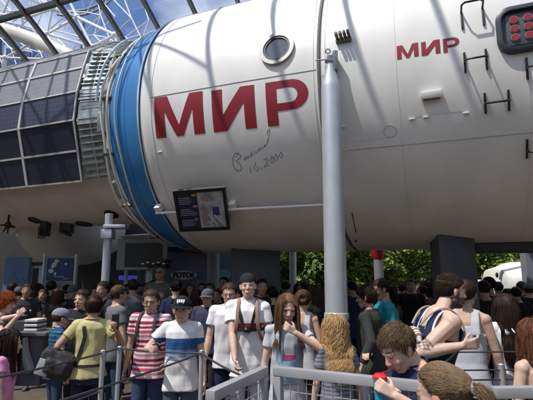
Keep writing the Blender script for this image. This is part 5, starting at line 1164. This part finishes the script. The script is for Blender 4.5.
# --- left group
B = P(93.5, 307, 4.75, 14, 'woman in a yellow tee with short dark hair seen from behind holding up a phone', female=True, skin='tan', build=1.04, head=(8, 4, 0), arms=(W(117,331,4.55), W(63,337,4.8)), poles=((.8,-.3,-1), (-.6,-.5,-.8)), palm=((-.6,1,0), None), curl=(.7,.4), top='tee', topm=c_yel, loose=.018, hem=.86, bottom='long', botm=cloth((.02,.028,.05)), hair=dict(kind='short', n=1200, L=.06, seed=18, lift=.35), hcol=(.045,.022,.018)); k = B.k
MW = Matrix.Translation(B.root.location) @ Matrix.Rotation(B.root.rotation_euler.z, 4, 'Z'); wr = B.arms[1][2]; fd_ = (wr - B.arms[1][1]).normalized()
ph = empty('phone', MW @ (wr + fd_*.10 + V((0,.025,.03))), radians(10), 'dark phone held up by the woman in the yellow tee', 'phone'); bm = bmesh.new(); box(bm, (-.036,-.005,-.07), (.036,.005,.07), bev=.004); bobj('phone_body', bm, m_black, ph); bm = bmesh.new(); box(bm, (-.032,-.0068,-.06), (.032,-.0055,.06)); bobj('phone_screen', bm, mat('phone_glass', (.02,.025,.03), .08), ph, False)
sb = empty('sling_bag', B.root.location, B.root.rotation_euler.z, 'grey and white shoulder bag hanging at the hip of the woman in yellow', 'bag')
bm = bmesh.new(); M = Matrix.Translation((-.33*k, -.06, 1.03*k)) @ Matrix.Rotation(.35, 4, 'Y'); box(bm, (-.16,-.09,-.15), (.16,.09,.13), M, .07); box(bm, (-.10,-.12,-.10), (.12,-.07,.04), M, .03); me = remesh(bm, .011, 3); wrinkle(me, .010, 14); link('bag_body', me, sb, mat('bag_patch', (.025,.025,.028), .7, var=.5, vscale=7)); bm = bmesh.new(); box(bm, (-.150,-.098,-.13), (-.03,-.085,.02), M, .006); bobj('pale_pocket', bm, c_lgrey, sb)
T3 = [tree_of(B.top)]
for pts in ([(-.14*k, 1.0*k), (-.09*k, 1.15*k), (-.05*k, 1.3*k), (-.07*k, 1.42*k)],): patch(B, 'strap', bandp(pts, .035), c_strap, side=-1, off=.010, nu=3, nv=16, parent=sb)
patch(B, 'belt', rectp(-.17*k, .17*k, .985*k, 1.01*k), c_strap, side=-1, off=.008, nu=18, nv=2, parent=B.top)
B = P(61, 318.5, 5.3, -48, 'boy in a grey baseball cap and blue green checked shirt', skin='fair', build=.9, head=(0, 12, 0), top='tee', topm=stripes('plaid', [(0, (.02,.05,.20)), (.4, (.03,.16,.12)), (.6, (.02,.04,.14)), (.85, (.05,.20,.14))], .09), bottom='long', botm=c_jean, hair=dict(kind='short', n=400, L=.03, seed=19), hcol=BR); cap(B, cloth((.20,.21,.27)))
B = P(6, 303, 5.4, -82, 'woman with bright orange hair holding up a camera at the left edge', female=True, skin='fair', build=.98, head=(0, 6, 0), arms=(W(17,317,5.15), W(19,315,5.3)), poles=((.4,-.2,-1), None), curl=(.8,.8), top='tee', topm=cloth((.22,.18,.18)), sleeve=.5, bottom='long', botm=c_dk, hair=dict(kind='mop', n=1500, L=.11, w=.003, seed=20, lift=.6, bright=.4), hcol=(.36,.095,.025))
MW = Matrix.Translation(B.root.location) @ Matrix.Rotation(B.root.rotation_euler.z, 4, 'Z'); cl_ = empty('camera_compact', MW @ ((B.arms[1][2] + B.arms[-1][2])/2 + V((0,.10,.05))), B.root.rotation_euler.z, 'small dark camera held by the orange haired woman', 'camera'); bm = bmesh.new(); box(bm, (-.055,-.015,-.035), (.055,.015,.035), bev=.006); bobj('camera_body', bm, m_black, cl_); bm = bmesh.new(); tube(bm, [(0,.01,0), (0,.04,0)], .022, 16); bobj('lens', bm, m_brass, cl_)
B = P(9, 343, 4.0, -68, 'girl with long dark hair in a pink tee at the left edge', female=True, skin='fair', build=.9, head=(-8, 4, 0), arms=((.24,.05,.84), (-.22,.1,.86)), top='tee', topm=c_pink, sleeve=.4, bottom='long', botm=cloth((.08,.10,.12)), hair=dict(kind='long', n=1200, L=.34, w=.0028, seed=21), hcol=(.035,.020,.016))
B = P(82, 299, 5.6, 170, 'dark haired man in a black tee behind the woman in yellow', skin='fair', top='tee', topm=c_black, bottom='long', botm=c_dk, hair=dict(kind='mop', n=900, L=.06, seed=22), hcol=DK)

# --- background visitors: a few built, the rest copied with other clothes
VAR = []
def bgp(px, Y, h, face, label, topm, **kw):
    x = at(px, 290, Y).x; return person((x, Y), face, h, label, hi=False, topm=topm, group='visitors waiting in the shade under the station', **kw)
specs = [dict(px=104, Y=6.6, h=1.70, face=150, label='dark haired man in a dark tee right of the woman in yellow', topm=c_dk, top='tee', skin='tan', botm=c_dk, hair=dict(kind='short', n=900, L=.05, seed=31), hcol=DK),
 dict(px=118, Y=5.7, h=1.66, face=-50, label='man in a grey tee turned away behind the raised phone', topm=cloth((.13,.135,.15)), top='tee', skin='mid', botm=c_jean, hair=dict(kind='short', n=900, L=.05, seed=32), hcol=BR),  # tee grey lowered to paint in the shade around it
 dict(px=316, Y=6.2, h=1.66, face=40, label='woman in a dark top just left of the steel mast', topm=c_black, top='tee', female=True, skin='mid', botm=c_dk, hair=dict(kind='long', n=900, L=.35, seed=33), hcol=(.06,.03,.02)),
 dict(px=176, Y=6.8, h=1.72, face=20, label='woman with dark hair standing behind the teenager in the black cap', topm=c_navy, top='tee', female=True, skin='mid', botm=c_dk, hair=dict(kind='tied', n=900, L=.2, tie=(0,-.11,.03), bun=.03, seed=34), hcol=DK),
 dict(px=484, Y=6.4, h=1.71, face=5, label='dark silhouette of a man left of the white capsule shell', topm=c_black, top='tee', skin='tan', botm=c_black, hair=dict(kind='short', n=900, L=.035, seed=35), hcol=DK),
 dict(px=208, Y=6.4, h=1.60, face=170, label='person in dark clothes beside the thick grey column', topm=cloth((.05,.05,.09)), top='long', skin='fair', botm=c_dk, hair=dict(kind='short', n=900, L=.04, seed=36), hcol=BR)]
c_cap = cloth((.10,.10,.12))
for i_, s_ in enumerate(specs):
    q_ = bgp(**s_); VAR.append(q_.root)
    if i_ == 5: cap(q_, c_cap)
    if i_ in (0, 3): backpack(q_, cloth((.04,.045,.06)), 'dark backpack on the back of the %s' % ('man right of the woman in yellow', '', '', 'woman behind the black capped teenager')[i_])
def copy_tree(o, parent=None):
    c = o.copy(); COL.objects.link(c); c.parent = parent
    for ch in [q for q in o.children]: copy_tree(ch, c)
    return c
tops = dict(dk=c_dk, bk=c_black, nv=c_navy, gr=cloth((.11,.115,.13)), bl=cloth((.02,.08,.24)), rd=cloth((.30,.02,.02)), wh=c_lgrey, br=cloth((.10,.06,.04)), ol=cloth((.07,.08,.05)))  # crowd grey darkened to paint in deeper shade
bgl = [(27, 7.49, 0, 200, 'dk', 'dark haired visitor in the gap right of the orange haired woman'), (36, 8.45, 2, -30, 'bk', 'woman in black before the doorway with the pale frame'), (51, 8.42, 0, 30, 'dk', 'man in dark clothes before the notice board'), (67, 8.45, 3, 0, 'nv', 'woman in navy beside the right leg of the notice board'),
 (97, 8.45, 4, 160, 'bk', 'man in black left of the shiny steel column'), (112, 8.42, 2, 190, 'br', 'woman with long hair in brown just right of the shiny steel column'), (126, 8.45, 0, 170, 'dk', 'visitor in dark clothes below the glowing violet sign'), (133, 7.25, 4, 20, 'gr', 'man in a grey tee left of the woman in stripes'),
 (141, 8.19, 5, 10, 'bl', 'visitor in a blue top behind the woman in stripes'), (153, 8.45, 3, 180, 'dk', 'woman in dark clothes far behind the striped tee'), (163, 7.72, 0, 165, 'dk', 'man in dark clothes between the striped tee and the black cap'), (190, 8.45, 1, 200, 'dk', 'man in dark clothes under the oval sign'),
 (197, 7.37, 2, 10, 'rd', 'woman in a red top in front of the blue grey kiosk'), (203, 8.45, 4, 175, 'bk', 'man in black in front of the blue grey kiosk'), (218, 7.72, 1, 150, 'dk', 'man in dark clothes left of the young man with glasses'), (262, 6.90, 0, 190, 'dk', 'man in dark clothes right of the smiling man'),
 (273, 6.90, 3, 20, 'bk', 'woman in black before the wide black support column'), (312, 9.22, 5, -20, 'br', 'visitor in brown left of the steel mast'), (324, 7.30, 1, 20, 'br', 'man in a rusty brown top close left of the steel mast'), (352, 7.68, 4, 30, 'nv', 'man in navy just right of the steel mast'),
 (392, 8.45, 2, 30, 'dk', 'woman in dark clothes right of the teal shirt'), (402, 9.47, 0, -20, 'ol', 'man in olive below the bright leafy tree'), (411, 8.19, 4, 160, 'bk', 'man in black left of the bearded man'), (423, 8.96, 3, 10, 'br', 'woman in brown behind the back of the bearded man'), (434, 9.73, 5, 0, 'dk', 'visitor in dark clothes beside the dark grey column'),
 (475, 7.68, 1, 0, 'wh', 'man in a pale tee right of the dark grey column'), (499, 8.96, 0, 5, 'bk', 'dark silhouette of a visitor under the left end of the white capsule shell'), (516, 7.42, 4, -5, 'bk', 'dark silhouette of a man under the middle of the white capsule shell'), (529, 8.45, 5, 0, 'bk', 'dark silhouette of a visitor by the grey panel at the right edge'), (490, 6.91, 3, 10, 'dk', 'woman in dark clothes left of the very long dark hair'), (85, 8.45, 5, 30, 'dk', 'visitor in dark clothes far behind the yellow tee'),
 (12, 8.19, 4, 10, 'bk', 'man in black before the blue display panel'), (240, 6.90, 2, 160, 'dk', 'woman in dark clothes right behind the young man with glasses'), (420, 11.01, 1, 180, 'gr', 'man in grey far away before the bright leafy tree'), (304, 10.50, 0, 90, 'bk', 'man in black before the bushy tree'), (344, 9.98, 3, 0, 'bk', 'woman in black behind the steel mast'),
 (19, 8.2, 5, 20, 'bk', 'visitor in black partly hidden behind the orange haired woman'), (44, 8.3, 1, 180, 'dk', 'man in dark clothes beside the left leg of the notice board'), (58, 8.0, 2, 0, 'bk', 'woman in black under the astronaut poster'), (73, 8.4, 5, 170, 'dk', 'capped visitor just right of the notice board'),
 (109, 8.4, 3, 170, 'dk', 'woman in dark clothes far behind the shiny steel column'), (121, 8.3, 1, 0, 'bk', 'man in black left of the glowing violet sign'), (137, 8.3, 2, 170, 'nv', 'woman in navy right of the glowing violet sign'), (146, 8.4, 0, 30, 'bk', 'man in black below the dark screen'),
 (171, 8.4, 5, 170, 'bk', 'capped visitor in black below the feathery hat'), (183, 8.4, 2, 20, 'dk', 'woman in dark clothes straight below the oval sign'), (210, 8.4, 1, 180, 'nv', 'man in navy before the thick grey column'), (224, 8.3, 3, 160, 'bk', 'woman in black between the thick grey column and the black column'),
 (286, 8.8, 1, 10, 'dk', 'man in dark clothes left of the white post'), (299, 9.2, 2, 180, 'bk', 'woman in black right of the white post'), (308, 10.2, 4, 0, 'dk', 'man in dark clothes far off before the bushy tree'), (318, 9.4, 5, 170, 'nv', 'capped visitor in navy before the bushy tree'), (357, 9.6, 5, 0, 'dk', 'capped visitor far off right of the steel mast'), (370, 9.8, 2, 180, 'bk', 'woman in black left of the red topped post'),
 (387, 10.0, 1, 20, 'bk', 'man in black right of the red topped post'), (398, 10.4, 5, 180, 'gr', 'capped visitor in grey far off before the bright leafy tree'), (408, 9.6, 3, 0, 'dk', 'woman in dark clothes far off before the bright leafy tree'), (417, 10.6, 4, 170, 'bk', 'man in black far off left of the dark grey column'), (429, 9.4, 2, 10, 'dk', 'woman in dark clothes at the left edge of the dark grey column'),
 (481, 9.0, 4, 10, 'dk', 'man in dark clothes beneath the white barrier rail'), (508, 8.6, 2, 0, 'bk', 'woman in black low under the white capsule shell'), (522, 9.0, 1, 0, 'dk', 'man in dark clothes low at the right part of the white capsule shell')]
rgc = random.Random(12)
for px_, Y, vi, fc, tp_, lb in bgl:
    c = copy_tree(VAR[vi]); c.location = (at(px_, 290, Y).x, Y, 0); c.rotation_euler = (0, 0, radians(fc)); sc_ = rgc.uniform(.93, 1.03); c.scale = (sc_, sc_, sc_); c['label'] = lb
    for ch in c.children:
        if ch.name.split('.')[0] in ('shirt', 'pullover') and ch.material_slots: ch.material_slots[0].link = 'OBJECT'; ch.material_slots[0].material = tops[tp_]
# visitor standing higher with a feathery dark hat
B = person((at(160, 280, 7.6).x, 7.6), 172, 1.96, 'tall figure in dark clothes wearing a big feathery dark hat and sunglasses', hi=False, skin='tan', topm=cloth((.12,.10,.08)), top='jacket', botm=c_dk, hair=None, hcol=DK); glasses(B, sun=True)
bm = bmesh.new(); rg = random.Random(2)
for k_ in range(60):
    a_ = rg.uniform(0, 6.28); d = V((cos(a_)*rg.uniform(.4,1.0), sin(a_)*.6, rg.uniform(-.1,.6))); p0 = B.H @ V((0,0,.08)); tube(bm, [p0, p0 + d*.14 + V((0,0,.04)), p0 + d*.26 + V((0,0,-.01))], [.03,.03,.008], 6)
bobj('feather_hat', bm, mat('feather_dark', (.03,.03,.03), .7, var=.5), B.root)
bm = bmesh.new()
for k_ in range(5): ell(bm, B.H @ V((-.12 + .09*k_, .16, .14 + .02*(k_ % 2))), (.03,.02,.015))
bobj('hat_feather_tips', bm, mat('feather_pale', (.55,.50,.42), .7), B.root)

# ------------------------------------------------------------------ queue rails and mesh gates
m_fence = mat('fence_grey', (.42,.43,.46), .42, metal=.35, var=.1, vscale=6); m_wire = mat('cable_dark', (.10,.10,.11), .35, metal=.7)
def qpost(p, label, h=1.10):
    e = empty('queue_post', (p[0], p[1], 0), 0, label, 'queue post', 'queue posts'); bm = bmesh.new(); tube(bm, [(0,0,0), (0,0,h*.5), (0,0,h)], .021, 14); ell(bm, (0,0,h), (.022,.022,.012)); bobj('shaft', bm, m_fence, e); bm = bmesh.new(); tube(bm, [(0,0,0),(0,0,.012)], .07, 20); bobj('base_plate', bm, m_fence, e); return e
Pa, Pb, Pc, Pd = (-.585, 4.2), (-1.40, 4.43), (-1.475, 4.2), (1.78, 3.55)
qpost(Pa, 'queue post standing right of the teenager in the black cap'); qpost(Pb, 'queue post right of the woman in yellow, nearer the striped tee'); qpost(Pc, 'queue post right beside the yellow tee'); qpost(Pd, 'queue post by the woman with very long dark hair', 1.10)
def cable(name, pts, label, r=.0085): 
    bm = bmesh.new(); tube(bm, [V(p) for p in pts], r, 8); tag(bobj(name, bm, m_wire), label, 'cable', 'cables of the queue rail')
def cab(p, q, z0, z1, sag=.012):
    P0, P1 = V((*p, z0)), V((*q, z1)); return [P0.lerp(P1, i/8) - V((0,0,sag*4*(i/8)*(1-i/8))) for i in range(9)]
cable('rail_cable', cab(Pb, (-1.86, 3.05), 1.09, 1.09), 'upper queue cable crossing in front of the yellow tee')
cable('rail_cable', cab(Pb, Pa, 1.09, 1.085), 'queue cable in front of the teenager in the black cap')
cable('rail_cable', cab(Pa, (-1.32, 2.2), 1.08, 1.08), 'lower queue cable running to the lower left corner')
cable('rail_cable', cab(Pa, (-.16, 3.2), 1.08, 1.09), 'queue cable leading to the hand of the smiling man')
cable('rail_cable', cab(Pc, (-1.9, 3.0), .76, .76), 'low queue cable below the yellow tee')
for z0, lb in ((1.20, 'top queue cable right of the bearded man'), (1.07, 'middle queue cable right of the bearded man'), (1.0, 'lowest queue cable right of the bearded man')): cable('rail_cable', cab((1.35, 3.5), (3.2, 3.7), z0, z0, .008), lb, .006)
def gate(p0, p1, label, h=1.25, tw=.05):
    e = empty('mesh_gate', (p0[0], p0[1], 0), atan2(p1[1]-p0[1], p1[0]-p0[0]), label, 'gate', 'mesh gates'); L = (V((*p1,0)) - V((*p0,0))).length
    bm = bmesh.new(); box(bm, (0,-tw/2,h-tw), (L,tw/2,h), bev=.006); bobj('top_bar', bm, m_fence, e)
    bm = bmesh.new(); box(bm, (tw+.002,-tw/2,.12), (L-tw-.002,tw/2,.12+tw), bev=.006); bobj('bottom_bar', bm, m_fence, e)
    for x in (0, L-tw): bm = bmesh.new(); box(bm, (x,-tw/2+.001,0), (x+tw,tw/2-.001,h-tw-.002), bev=.006); bobj('post', bm, m_fence, e)
    bm = bmesh.new(); x = tw
    while x < L - tw: tube(bm, [(x,0,.17),(x,0,h-tw)], .0028, 5); x += .05
    z = .17
    while z < h - tw: tube(bm, [(tw,.004,z),(L-tw,.004,z)], .0028, 5); z += .05
    bobj('mesh_infill', bm, mat('wire_light', (.42,.43,.45), .4, metal=.5), e)
gate((-.255, 2.13), (-.01, 2.70), 'slanting grey mesh gate in front of the smiling man'); gate((.045, 2.70), (.80, 2.30), 'grey mesh gate in front of the girl in overalls and the blonde girl'); gate((1.055, 2.20), (1.9, 2.25), 'grey mesh gate in the lower right corner')
